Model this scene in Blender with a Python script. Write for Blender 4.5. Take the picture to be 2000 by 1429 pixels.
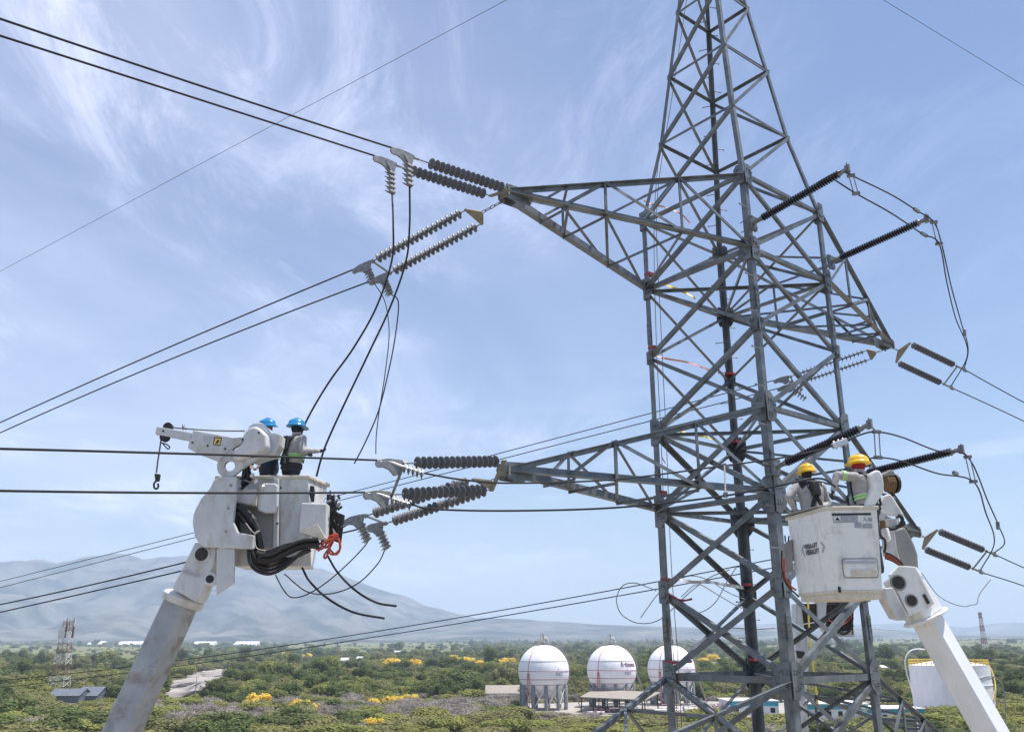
import bpy, bmesh, math, random
import numpy as np
from mathutils import Vector, Matrix, noise
from mathutils.geometry import tessellate_polygon

R = math.radians
V = Vector
random.seed(7)
for o in list(bpy.data.objects):
    bpy.data.objects.remove(o)
scene = bpy.context.scene
col = scene.collection

# ------------------------------------------------------------------ camera
F_PX, PITCH, ROLL = 1712.83, 0.306419, -0.003324      # focal length in px of a 2000 px wide picture
CAM = V((0, 0, 20.0))                                  # drone, 20 m above the ground
_r, _u, _f = V((1, 0, 0)), V((0, -math.sin(PITCH), math.cos(PITCH))), V((0, math.cos(PITCH), math.sin(PITCH)))
c_, s_ = math.cos(ROLL), math.sin(ROLL)
_right, _up = _r * c_ + _u * s_, _u * c_ - _r * s_
cam_data = bpy.data.cameras.new('camera')
cam_data.sensor_width = 36.0
cam_data.lens = F_PX / 2000 * 36
cam_data.clip_start, cam_data.clip_end = 0.1, 90000
cam = bpy.data.objects.new('camera', cam_data)
cam.matrix_world = Matrix(((_right.x, _up.x, -_f.x, CAM.x), (_right.y, _up.y, -_f.y, CAM.y), (_right.z, _up.z, -_f.z, CAM.z), (0, 0, 0, 1)))
col.objects.link(cam)
scene.camera = cam

# ------------------------------------------------------------------ sky, sun, exposure
SUN_EL, SUN_AZ = 70.0, 84.0                            # azimuth clockwise from +Y (the view direction)
world = bpy.data.worlds.new('World')
scene.world = world
world.use_nodes = True
wn, wl = world.node_tree.nodes, world.node_tree.links
wn.clear()
sky = wn.new('ShaderNodeTexSky')
sky.sky_type = 'NISHITA'
sky.sun_disc = False
sky.sun_elevation = R(SUN_EL)
sky.sun_rotation = R(SUN_AZ)
sky.altitude = 20
sky.air_density, sky.dust_density, sky.ozone_density = 1.15, 0.25, 3.5
bg = wn.new('ShaderNodeBackground')
bg.inputs[1].default_value = 0.085
wo = wn.new('ShaderNodeOutputWorld')


def wnode(t, **k):
    n = wn.new(t)
    for a, b in k.items():
        setattr(n, a, b)
    return n


def wmath(op, a, b=None, clamp=False):
    n = wnode('ShaderNodeMath', operation=op, use_clamp=clamp)
    for i, s in enumerate((a, b)):
        if s is None:
            continue
        if isinstance(s, (int, float)):
            n.inputs[i].default_value = s
        else:
            wl.new(s, n.inputs[i])
    return n.outputs[0]


# thin cirrus: noise on a flat high layer seen by direction
tc = wnode('ShaderNodeTexCoord')
sp = wnode('ShaderNodeSeparateXYZ')
wl.new(tc.outputs['Generated'], sp.inputs[0])
zz = wmath('ADD', wmath('MAXIMUM', sp.outputs[2], 0.0), 0.10)
cx, cy = wmath('DIVIDE', sp.outputs[0], zz), wmath('DIVIDE', sp.outputs[1], zz)
cb = wnode('ShaderNodeCombineXYZ')
wl.new(cx, cb.inputs[0])
wl.new(cy, cb.inputs[1])


def wnoise(scale, loc, stretch, detail, rough, dist, rot=0.0):
    mp = wnode('ShaderNodeMapping')
    mp.inputs['Location'].default_value = loc
    mp.inputs['Rotation'].default_value = (0, 0, rot)
    mp.inputs['Scale'].default_value = stretch
    wl.new(cb.outputs[0], mp.inputs[0])
    n = wnode('ShaderNodeTexNoise')
    n.inputs['Scale'].default_value = scale
    n.inputs['Detail'].default_value = detail
    n.inputs['Roughness'].default_value = rough
    n.inputs['Distortion'].default_value = dist
    wl.new(mp.outputs[0], n.inputs['Vector'])
    return n.outputs['Fac']


def wramp(v, a, b):
    n = wnode('ShaderNodeMapRange', interpolation_type='SMOOTHSTEP')
    n.inputs[1].default_value, n.inputs[2].default_value = a, b
    wl.new(v, n.inputs[0])
    return n.outputs[0]


bank = wramp(wmath('MULTIPLY', cx, -1.0), -0.75, 0.55)                # the cirrus bank thickens towards the left
veil = wmath('MULTIPLY', wmath('ADD', wramp(wnoise(0.8, (3.1, 1.7, 0), (1, 0.7, 1), 6, 0.55, 0.6), 0.30, 0.75), 0.25), wmath('ADD', wmath('MULTIPLY', bank, 0.38), 0.02))
wisp = wramp(wnoise(4.2, (5.2, 0.4, 0), (1.0, 0.42, 1), 12, 0.70, 0.75, 1.0), 0.42, 0.80)
patch = wmath('MULTIPLY', wramp(wnoise(1.1, (8.0, 2.0, 0), (1, 1, 1), 2, 0.5, 0.0), 0.38, 0.66), wmath('ADD', wmath('MULTIPLY', bank, 0.8), 0.2))
cov = wmath('ADD', veil, wmath('MULTIPLY', wmath('MULTIPLY', wisp, patch), 0.9), True)
low = wnode('ShaderNodeMapping')
low.inputs['Location'].default_value = (0.4, 0.0, 0.2)
low.inputs['Scale'].default_value = (1.0, 1.0, 5.5)
wl.new(tc.outputs['Generated'], low.inputs[0])
ln_ = wnode('ShaderNodeTexNoise')
ln_.inputs['Scale'].default_value, ln_.inputs['Detail'].default_value, ln_.inputs['Roughness'].default_value = 4.5, 7.0, 0.55
wl.new(low.outputs[0], ln_.inputs['Vector'])
band = wmath('MULTIPLY', wramp(sp.outputs[2], 0.03, 0.08), wmath('SUBTRACT', 1.0, wramp(sp.outputs[2], 0.12, 0.34)))
cov = wmath('ADD', cov, wmath('MULTIPLY', wmath('MULTIPLY', wramp(ln_.outputs['Fac'], 0.52, 0.74), band), 0.55), True)
cov = wmath('MULTIPLY', cov, 0.78)
mixc = wnode('ShaderNodeMixRGB')
mixc.inputs[2].default_value = (8.2, 8.9, 10.6, 1)
wl.new(cov, mixc.inputs[0])
wl.new(sky.outputs[0], mixc.inputs[1])
tint = wnode('ShaderNodeMixRGB', blend_type='MULTIPLY')
tint.inputs[0].default_value = 1.0
tint.inputs[2].default_value = (1.02, 0.975, 1.03, 1)
wl.new(mixc.outputs[0], tint.inputs[1])
wl.new(tint.outputs[0], bg.inputs[0])
wl.new(bg.outputs[0], wo.inputs[0])

sun_data = bpy.data.lights.new('sun', 'SUN')
sun_data.energy, sun_data.angle, sun_data.color = 4.4, R(0.53), (1.0, 0.955, 0.89)
sun = bpy.data.objects.new('sun', sun_data)
_sd = V((math.sin(R(SUN_AZ)) * math.cos(R(SUN_EL)), math.cos(R(SUN_AZ)) * math.cos(R(SUN_EL)), math.sin(R(SUN_EL))))
sun.rotation_euler = _sd.to_track_quat('Z', 'Y').to_euler()
sun.location = (0, 0, 80)
col.objects.link(sun)
scene.view_settings.view_transform = 'Standard'
scene.view_settings.look = 'None'
scene.view_settings.gamma = 1.0
scene.view_settings.use_curve_mapping = False
scene.view_settings.exposure = 0.68
scene.cycles.max_bounces = 6
scene.cycles.volume_bounces = 1
scene.cycles.use_denoising = True


# ------------------------------------------------------------------ sight lines (used to measure where things stand)
def ray(x, y):
    a, b = x - 1000.0, y - 714.5
    return _f + _right * (a / F_PX) - _up * (b / F_PX)


def at(x, y, Y):
    r = ray(x, y)
    return CAM + r * (Y / r.y)


def gnd(x, y, z=0.0):
    r = ray(x, y)
    return CAM + r * ((z - CAM.z) / r.z)


def vplane(p0, d, x, y):
    n = V((-d.y, d.x, 0))
    r = ray(x, y)
    return CAM + r * (n.dot(p0 - CAM) / n.dot(r))


def to_px(p):
    q = p - CAM
    dp = q.dot(_f)
    return 1000 + F_PX * q.dot(_right) / dp, 714.5 - F_PX * q.dot(_up) / dp, dp


# ------------------------------------------------------------------ mesh builder
class MB:
    def __init__(s):
        s.v, s.f, s.m = [], [], []

    def add(s, vs, fs, mi=0):
        b = len(s.v)
        s.v += [tuple(p) for p in vs]
        s.f += [tuple(i + b for i in f) for f in fs]
        s.m += [mi] * len(fs)
        return s

    def box(s, c, half, ax=(V((1, 0, 0)), V((0, 1, 0)), V((0, 0, 1))), mi=0):
        c = V(c)
        vs = [c + ax[0] * half[0] * i + ax[1] * half[1] * j + ax[2] * half[2] * k for k in (-1, 1) for j in (-1, 1) for i in (-1, 1)]
        return s.add(vs, [(0, 2, 3, 1), (4, 5, 7, 6), (0, 1, 5, 4), (2, 6, 7, 3), (0, 4, 6, 2), (1, 3, 7, 5)], mi)

    def hexa(s, b, t, mi=0):
        n = len(b)
        fs = [tuple(range(n))[::-1], tuple(range(n, 2 * n))] + [(i, (i + 1) % n, n + (i + 1) % n, n + i) for i in range(n)]
        return s.add(list(b) + list(t), fs, mi)

    def bar(s, p, q, prof, u, w, mi=0):
        """profile (list of 2-D points) swept straight from p to q; u, w are its axes"""
        p, q = V(p), V(q)
        n = len(prof)
        vs = [p + u * a + w * b for a, b in prof] + [q + u * a + w * b for a, b in prof]
        fs = [(i, (i + 1) % n, n + (i + 1) % n, n + i) for i in range(n)]
        if n == 6 and prof[0] == (0, 0):
            fs += [(0, 1, 2, 3)[::-1], (0, 3, 4, 5)[::-1], (6, 7, 8, 9), (6, 9, 10, 11)]
        else:
            fs += [tuple(range(n))[::-1], tuple(range(n, 2 * n))]
        return s.add(vs, fs, mi)

    def tube(s, pts, r, n=8, mi=0, cap=True):
        pts = [V(p) for p in pts]
        rs = r if isinstance(r, (list, tuple)) else [r] * len(pts)
        t0 = (pts[1] - pts[0]).normalized()
        u = t0.orthogonal().normalized()
        vs, fs = [], []
        for i, p in enumerate(pts):
            t = (pts[min(i + 1, len(pts) - 1)] - pts[max(i - 1, 0)]).normalized()
            u = (u - t * u.dot(t))
            u = u.normalized() if u.length > 1e-6 else t.orthogonal().normalized()
            w = t.cross(u)
            vs += [p + (u * math.cos(2 * math.pi * k / n) + w * math.sin(2 * math.pi * k / n)) * rs[i] for k in range(n)]
        for i in range(len(pts) - 1):
            fs += [(i * n + k, i * n + (k + 1) % n, (i + 1) * n + (k + 1) % n, (i + 1) * n + k) for k in range(n)]
        if cap:
            fs += [tuple(range(n))[::-1], tuple(range((len(pts) - 1) * n, len(pts) * n))]
        return s.add(vs, fs, mi)

    def lathe(s, p, axis, prof, n=16, mi=0, cap=True):
        """prof: (distance along axis, radius)"""
        p, a = V(p), V(axis).normalized()
        u = a.orthogonal().normalized()
        w = a.cross(u)
        vs, fs = [], []
        for t, r in prof:
            vs += [p + a * t + (u * math.cos(2 * math.pi * k / n) + w * math.sin(2 * math.pi * k / n)) * r for k in range(n)]
        for i in range(len(prof) - 1):
            fs += [(i * n + k, i * n + (k + 1) % n, (i + 1) * n + (k + 1) % n, (i + 1) * n + k) for k in range(n)]
        if cap:
            fs += [tuple(range(n))[::-1], tuple(range((len(prof) - 1) * n, len(prof) * n))]
        return s.add(vs, fs, mi)

    def ell(s, c, rad, ax=(V((1, 0, 0)), V((0, 1, 0)), V((0, 0, 1))), n=12, m=8, mi=0):
        c = V(c)
        vs = [c - ax[2] * rad[2]]
        for i in range(1, m):
            th = math.pi * i / m
            for k in range(n):
                ph = 2 * math.pi * k / n
                vs.append(c + ax[0] * rad[0] * math.sin(th) * math.cos(ph) + ax[1] * rad[1] * math.sin(th) * math.sin(ph) - ax[2] * rad[2] * math.cos(th))
        vs.append(c + ax[2] * rad[2])
        fs = [(0, 1 + (k + 1) % n, 1 + k) for k in range(n)]
        for i in range(m - 2):
            fs += [(1 + i * n + k, 1 + i * n + (k + 1) % n, 1 + (i + 1) * n + (k + 1) % n, 1 + (i + 1) * n + k) for k in range(n)]
        e = len(vs) - 1
        fs += [(1 + (m - 2) * n + k, 1 + (m - 2) * n + (k + 1) % n, e) for k in range(n)]
        return s.add(vs, fs, mi)

    def loft(s, rings, mi=0, cap=True):
        n = len(rings[0])
        vs = [p for r in rings for p in r]
        fs = []
        for i in range(len(rings) - 1):
            fs += [(i * n + k, i * n + (k + 1) % n, (i + 1) * n + (k + 1) % n, (i + 1) * n + k) for k in range(n)]
        if cap:
            fs += [tuple(range(n))[::-1], tuple(range((len(rings) - 1) * n, len(rings) * n))]
        return s.add(vs, fs, mi)

    def mesh(s, name, mats, smooth=False, fix=True):
        me = bpy.data.meshes.new(name)
        me.from_pydata(s.v, [], s.f)
        for m in (mats if isinstance(mats, (list, tuple)) else [mats]):
            me.materials.append(m)
        if any(s.m):
            me.polygons.foreach_set('material_index', s.m)
        if fix:
            bm = bmesh.new()
            bm.from_mesh(me)
            bmesh.ops.recalc_face_normals(bm, faces=bm.faces)
            bm.to_mesh(me)
            bm.free()
        if smooth:
            me.polygons.foreach_set('use_smooth', [True] * len(me.polygons))
            if smooth != 'all':
                me.set_sharp_from_angle(angle=R(38))
        me.update()
        return me

    def build(s, name, mats, parent=None, smooth=False, bevel=0.0, seg=2):
        me = s.mesh(name, mats, smooth)
        o = place(name, me, parent)
        if bevel:
            bv = o.modifiers.new('bevel', 'BEVEL')
            bv.width, bv.segments, bv.limit_method, bv.angle_limit = bevel, seg, 'ANGLE', R(35)
        return o


def place(name, me, parent=None, M=None):
    o = bpy.data.objects.new(name, me)
    col.objects.link(o)
    if parent is not None:
        o.parent = parent
        o.matrix_parent_inverse = WORLD_INV[parent.name] if parent.name in WORLD_INV else Matrix()
    if M is not None:
        o.matrix_basis = M
    return o


WORLD_INV = {}


def tag(o, label=None, cat=None, group=None, kind=None):
    for k, v in (('label', label), ('category', cat), ('group', group), ('kind', kind)):
        if v:
            o[k] = v
    return o


def thing(name, loc, label, cat, group=None):
    """an Empty at the base of a thing; parts are modelled in world coordinates"""
    o = bpy.data.objects.new(name, None)
    o.empty_display_size = 0.2
    o.location = loc
    col.objects.link(o)
    WORLD_INV[o.name] = Matrix.Translation(-V(loc))
    return tag(o, label, cat, group)


def spline(pts, sub=8):
    pts = [V(p) for p in pts]
    if len(pts) < 3:
        return pts
    out = []
    P = [pts[0] * 2 - pts[1]] + pts + [pts[-1] * 2 - pts[-2]]
    for i in range(1, len(P) - 2):
        p0, p1, p2, p3 = P[i - 1:i + 3]
        for k in range(sub):
            t = k / sub
            out.append(0.5 * ((2 * p1) + (p2 - p0) * t + (2 * p0 - 5 * p1 + 4 * p2 - p3) * t * t + (3 * p1 - p0 - 3 * p2 + p3) * t ** 3))
    out.append(pts[-1])
    return out


# ------------------------------------------------------------------ materials
def mat(name, c1, c2=None, scale=6.0, rough=0.6, metal=0.0, detail=4.0, bump=0.0, lo=0.35, hi=0.65, stain=None, stain_scale=2.0, stain_amt=0.5,
        stretch=(1, 1, 1), rnd=0.0, spec=0.5, coat=0.0, scratch=0.0):
    m = bpy.data.materials.new(name)
    m.use_nodes = True
    nt = m.node_tree
    n, l = nt.nodes, nt.links
    b = n['Principled BSDF']
    b.inputs['Roughness'].default_value = rough
    b.inputs['Metallic'].default_value = metal
    b.inputs['Specular IOR Level'].default_value = spec
    b.inputs['Coat Weight'].default_value = coat
    tcn = n.new('ShaderNodeTexCoord')
    mp = n.new('ShaderNodeMapping')
    mp.inputs['Scale'].default_value = stretch
    l.new(tcn.outputs['Object'], mp.inputs[0])

    def nz(sc, dt):
        t = n.new('ShaderNodeTexNoise')
        t.inputs['Scale'].default_value = sc
        t.inputs['Detail'].default_value = dt
        t.inputs['Roughness'].default_value = 0.6
        l.new(mp.outputs[0], t.inputs['Vector'])
        return t.outputs['Fac']

    def rng(v, a, c, t0=0.0, t1=1.0):
        t = n.new('ShaderNodeMapRange')
        for i, x in enumerate((a, c, t0, t1)):
            t.inputs[i + 1].default_value = x
        l.new(v, t.inputs[0])
        return t.outputs[0]

    def mix(f, a, c):
        t = n.new('ShaderNodeMixRGB')
        l.new(f, t.inputs[0])
        for i, x in ((1, a), (2, c)):
            if isinstance(x, tuple):
                t.inputs[i].default_value = (*x, 1) if len(x) == 3 else x
            else:
                l.new(x, t.inputs[i])
        return t.outputs[0]
    out = None
    nf = nz(scale, detail)
    c = mix(rng(nf, lo, hi), c1, c2 if c2 else c1)
    if stain:
        c = mix(rng(nz(stain_scale, 6.0), 0.5, 0.72, 0.0, stain_amt), c, stain)
    if scratch:
        for rot, st, sd in (((0.3, 0.5, 0.2), (3, 3, 26), 1.3), ((0.9, -0.6, 1.1), (24, 3, 2.5), 2.1)):
            m2_ = n.new('ShaderNodeMapping')
            m2_.inputs['Rotation'].default_value = rot
            m2_.inputs['Scale'].default_value = st
            l.new(tcn.outputs['Object'], m2_.inputs[0])
            t_ = n.new('ShaderNodeTexNoise')
            t_.inputs['Scale'].default_value = sd
            t_.inputs['Detail'].default_value = 3
            l.new(m2_.outputs[0], t_.inputs['Vector'])
            c = mix(rng(t_.outputs['Fac'], 0.68, 0.73, 0.0, scratch), c, (0.10, 0.095, 0.09))
    if rnd:
        oi = n.new('ShaderNodeObjectInfo')
        hs = n.new('ShaderNodeHueSaturation')
        l.new(rng(oi.outputs['Random'], 0, 1, 1 - rnd, 1 + rnd), hs.inputs['Value'])
        mm = n.new('ShaderNodeMath')
        mm.operation = 'MULTIPLY'
        mm.inputs[1].default_value = 7.13
        l.new(oi.outputs['Random'], mm.inputs[0])
        fr = n.new('ShaderNodeMath')
        fr.operation = 'FRACT'
        l.new(mm.outputs[0], fr.inputs[0])
        l.new(rng(fr.outputs[0], 0, 1, 0.5 - rnd * 0.06, 0.5 + rnd * 0.06), hs.inputs['Hue'])
        l.new(c, hs.inputs['Color'])
        c = hs.outputs[0]
    l.new(c, b.inputs['Base Color'])
    if bump:
        bp = n.new('ShaderNodeBump')
        bp.inputs['Strength'].default_value = bump
        bp.inputs['Distance'].default_value = 0.02
        l.new(nf, bp.inputs['Height'])
        l.new(bp.outputs[0], b.inputs['Normal'])
    if rough < 0.9:
        l.new(rng(nf, 0.2, 0.8, max(0.02, rough - 0.12), min(1, rough + 0.12)), b.inputs['Roughness'])
    return m


M_STEEL = mat('galvanised_steel', (0.10, 0.118, 0.133), (0.20, 0.222, 0.238), 3.4, 0.46, 0.35, 9, 0.06, stain=(0.12, 0.095, 0.065), stain_scale=1.9, stain_amt=0.75)  # brown mottling stands in for warm ground bounce on the undersides
M_STEEL2 = mat('fittings_steel', (0.15, 0.16, 0.17), (0.26, 0.27, 0.28), 14.0, 0.52, 0.25, 6)
M_RUST = mat('weathered_yoke', (0.17, 0.155, 0.125), (0.27, 0.25, 0.21), 9, 0.6, 0.2)
M_PORC = mat('grey_porcelain', (0.09, 0.094, 0.107), (0.135, 0.14, 0.153), 8, 0.52, rnd=0.12)
M_POST = mat('dark_glazed_porcelain', (0.010, 0.010, 0.014), (0.02, 0.02, 0.024), 8, 0.22)
M_WIRE = mat('weathered_conductor', (0.022, 0.023, 0.027), (0.045, 0.047, 0.052), 3, 0.75, 0.0, spec=0.25)
M_WIRE_NEW = mat('bright_aluminium', (0.55, 0.55, 0.55), (0.7, 0.7, 0.7), 3, 0.35, 0.8)
M_GRP = mat('white_fibreglass', (0.50, 0.515, 0.53), (0.63, 0.64, 0.64), 3.0, 0.42, 0, 7, 0.03, scratch=0.3, stain=(0.30, 0.25, 0.18), stain_scale=4.2, stain_amt=0.75, stretch=(1, 1, 0.45))
M_GRP2 = mat('white_fibreglass_clean', (0.72, 0.72, 0.70), (0.80, 0.80, 0.78), 3.0, 0.36, 0, 7, 0.02, scratch=0.2, stain=(0.42, 0.40, 0.35), stain_scale=5.5, stain_amt=0.65, stretch=(1, 1, 0.5))
M_BOOM = mat('soiled_grey_boom', (0.29, 0.305, 0.32), (0.42, 0.435, 0.45), 1.6, 0.5, 0, 8, 0.03, scratch=0.3, stain=(0.17, 0.13, 0.085), stain_scale=3.4, stain_amt=0.8)
M_CLEAN = mat('clean_white_boom', (0.70, 0.71, 0.72), (0.78, 0.785, 0.79), 2.0, 0.36, 0, 7, 0.02, scratch=0.22, stain=(0.52, 0.50, 0.46), stain_scale=1.8, stain_amt=0.35, stretch=(1, 1, 0.4))
M_CREAM = mat('stained_gelcoat_rim', (0.52, 0.46, 0.36), (0.66, 0.62, 0.54), 6, 0.55, 0, 6)
M_GREY = mat('grey_painted_panel', (0.22, 0.22, 0.215), (0.32, 0.32, 0.31), 4, 0.6, 0, 6, stain=(0.16, 0.12, 0.08), stain_amt=0.5)
M_BLACK = mat('black_rubber', (0.008, 0.008, 0.009), (0.02, 0.02, 0.02), 12, 0.55)
M_DARK = mat('dark_machinery', (0.018, 0.016, 0.015), (0.05, 0.045, 0.04), 20, 0.5, 0.2)
M_RED = mat('red_hose', (0.42, 0.045, 0.02), (0.55, 0.08, 0.04), 10, 0.45)
M_ROPE = mat('rope_fibre', (0.10, 0.095, 0.085), (0.20, 0.18, 0.15), 60, 0.9, 0, 2)
M_ROPE_T = mat('tan_winch_rope', (0.11, 0.065, 0.03), (0.24, 0.155, 0.075), 30, 0.9, 0, 2, 0.4)
M_RTAPE = mat('red_tape', (0.26, 0.02, 0.03), (0.36, 0.05, 0.06), 10, 0.5)
M_OTAPE = mat('orange_barrier_tape', (0.75, 0.16, 0.05), (0.8, 0.5, 0.4), 3, 0.5)
M_YTAPE = mat('yellow_barrier_tape', (0.85, 0.62, 0.04), (0.9, 0.7, 0.08), 6, 0.5)
M_WTAPE = mat('white_barrier_tape', (0.75, 0.75, 0.75), (0.45, 0.45, 0.47), 7, 0.5, lo=0.45, hi=0.5)
M_LABEL = mat('label_yellow', (0.75, 0.52, 0.10), (0.8, 0.6, 0.2), 20, 0.5)
M_INK = mat('black_print', (0.015, 0.015, 0.02), None, 5, 0.5)
M_INKG = mat('grey_print', (0.22, 0.25, 0.28), (0.42, 0.45, 0.48), 60, 0.6)
M_INKL = mat('pale_print', (0.42, 0.44, 0.48), None, 5, 0.6)
M_MAROON = mat('faded_purple_print', (0.16, 0.09, 0.13), None, 5, 0.6)

# ================================================================== the lattice tower
PHI = 0.687205
AX, AY = V((math.cos(PHI), math.sin(PHI), 0)), V((-math.sin(PHI), math.cos(PHI), 0))
TC = V((5.5281, 20.0, 0))
ZL = dict(T=45.1, M0=38.55, M1=36.515, M2=34.452, M3=32.428, A=30.222, B=28.376, C=26.577, D=24.733, E=22.882, F=21.086, G=19.31, H=17.5, I=13.4, J=7.2, K=0.0)
HW = dict(T=0.10, M0=0.445, M1=0.686, M2=0.932, M3=1.17, I=1.66, J=1.95, K=2.3)
ARM_L = 7.28
LEVELS = ['K', 'J', 'I', 'H', 'G', 'F', 'E', 'D', 'C', 'B', 'A', 'M3', 'M2', 'M1', 'M0', 'T']
COR = dict(N=(-1, -1), W=(-1, 1), B=(1, 1), E=(1, -1))       # nearest, left, far and right leg
UP = V((0, 0, 1))


def TP(a, b, z):
    return TC + AX * a + AY * b + UP * z


def node(c, l):
    h = HW.get(l, 1.572)
    return TP(COR[c][0] * h, COR[c][1] * h, ZL[l])


def L_prof(w, t=None):
    t = t or max(0.010, w * 0.09)
    return [(0, 0), (w, 0), (w, t), (t, t), (t, w), (0, w)]


tower = thing('lattice_tower', TC, 'tall galvanised steel lattice tower with three pairs of crossarms', 'pylon')


def angle(name, p, q, w, n_face, parent=tower, off=0.0, flip=1, top_flange=False):
    """steel angle from p to q: one leg lies in the face with normal n_face, the other points inwards"""
    t = (q - p).normalized()
    n = (n_face - t * n_face.dot(t)).normalized()
    u = t.cross(n).normalized() * flip
    if top_flange and u.z > 0:
        u = -u
    o = n * off
    m = MB().bar(p + o - u * w * 0.5, q + o - u * w * 0.5, L_prof(w), u, -n)
    return m.build(name, M_STEEL, parent)


# legs: each one a single built-up angle with splice plates
for c in COR:
    sx, sy = COR[c]
    m = MB()
    u, w_ = AX * -sx, AY * -sy
    for a, b in zip(LEVELS[:-1], LEVELS[1:]):
        wd = 0.205 if ZL[b] < 23 else (0.165 if ZL[b] < 25 else (0.138 if ZL[b] < 31 else (0.108 if ZL[b] < 37 else 0.08)))
        m.bar(node(c, a), node(c, b), L_prof(wd), u, w_)
    for z0 in (20.3, 23.55, 27.2):
        p = TP(sx * 1.578, sy * 1.578, z0)
        for uu, ww in ((u, w_), (w_, u)):
            m.box(p + uu * 0.075 - ww * 0.004, (0.058, 0.012, 0.26), (uu, ww, UP))
            for i in (-1, 1):
                for k in range(4):
                    m.lathe(p + uu * (0.075 + 0.03 * i) - ww * 0.014 + UP * (-0.2 + 0.13 * k), -ww, [(0, 0.016), (0.018, 0.016)], 6)
    m.build('leg', M_STEEL, tower)

FACES = [('N', 'W', -AX), ('W', 'B', AY), ('B', 'E', AX), ('E', 'N', -AY)]
# body: crossed braces in every panel of every face
body = ['K', 'J', 'I', 'H', 'G', 'F', 'E', 'D', 'C', 'B', 'A']
for lo, hi in zip(body[:-1], body[1:]):
    for c1, c2, nf in FACES:
        wd = 0.118 if lo in 'GFE' else (0.10 if lo in 'DH' else 0.086)
        wd *= 1.0 if nf in (-AX, -AY) else 0.86
        if lo in 'KJI':
            wd = 0.12
        low_ = lo in 'HGFE'
        angle('brace', node(c1, hi), node(c2, lo), wd * 1.08, nf, off=0.030, top_flange=low_)
        angle('brace', node(c2, hi), node(c1, lo), wd * 0.92, nf, off=-0.030, flip=-1, top_flange=low_)
for l, wd in (('A', .085), ('B', .10), ('D', .10), ('E', .105), ('G', .13), ('H', .12), ('I', .1), ('J', .1)):
    for c1, c2, nf in FACES:
        angle('horizontal_strut', node(c1, l), node(c2, l), wd, nf, off=0.012)
    if l in 'BDEGH':
        angle('plan_brace', node('N', l), node('B', l), 0.075, UP, off=0.01)
        angle('plan_brace', node('W', l), node('E', l), 0.075, UP, off=-0.02)
# mast above the arms: one diagonal per face and a ring of struts at every panel point
mast = ['A', 'M3', 'M2', 'M1', 'M0']
for lo, hi in zip(mast[:-1], mast[1:]):
    for c1, c2, nf in FACES:
        angle('brace', node(c1, hi), node(c2, lo), 0.085 if ZL[hi] < 37 else 0.07, nf, off=0.02)
        angle('horizontal_strut', node(c1, hi), node(c2, hi), 0.07, nf, off=-0.012, flip=-1)

# gusset plates with bolt heads
def gusset(c, l, s):
    sx, sy = COR[c]
    for u, n in ((AX * -sx, AY * sy), (AY * -sy, AX * sx)):
        p = node(c, l) + n * 0.042
        m = MB()
        pts = [(-0.02, s), (0.16, s * 1.05), (s, 0.30 * s + 0.08), (s, -0.30 * s - 0.08), (0.16, -s * 1.05), (-0.02, -s)]
        f = [p + u * a + UP * b for a, b in pts]
        m.hexa(f, [q + n * 0.012 for q in f])
        for a, b in [(0.06, 0.55 * s), (0.14, 0.55 * s), (0.06, -0.55 * s), (0.14, -0.55 * s), (0.06, 0.12), (0.14, 0.12), (0.06, -0.12), (0.14, -0.12),
                     (0.72 * s, 0.06), (0.72 * s, -0.06), (0.9 * s, 0.06), (0.9 * s, -0.06), (0.55 * s, 0.5 * s), (0.66 * s, 0.42 * s), (0.55 * s, -0.5 * s), (0.66 * s, -0.42 * s)]:
            m.lathe(p + u * a + UP * b + n * 0.012, n, [(0, 0.017), (0.02, 0.017)], 6)
        m.build('gusset_plate', M_STEEL, tower)


for l, s in (('A', .24), ('B', .27), ('D', .31), ('E', .36), ('F', .24), ('G', .34), ('C', .15), ('H', .3)):
    for c in COR:
        gusset(c, l, s)

# step bolts up the far leg and around the post brackets of the near ones
sb = MB().lathe((0, 0, 0), (0, 0, 1), [(0, 0.013), (0.26, 0.013), (0.261, 0.024), (0.28, 0.024)], 6).mesh('step_bolt', M_STEEL2)


def leg_at(c, z):
    for a, b in zip(LEVELS[:-1], LEVELS[1:]):
        if ZL[a] <= z <= ZL[b]:
            return node(c, a).lerp(node(c, b), (z - ZL[a]) / (ZL[b] - ZL[a]))


z = 17.6
i = 0
while z < 38.2:
    d = (AX * 0.9 - AY * 0.45 if i % 2 else AY * 0.9 - AX * 0.45).normalized()
    place('step_bolt', sb, tower, Matrix.Translation(leg_at('B', z)) @ d.to_track_quat('Z', 'Y').to_matrix().to_4x4())
    if i % 2 == 0 and 21 < z < 29.6:
        place('step_bolt', sb, tower, Matrix.Translation(leg_at('N', z)) @ (-AX).to_track_quat('Z', 'Y').to_matrix().to_4x4())
    z += 0.42
    i += 1


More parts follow.
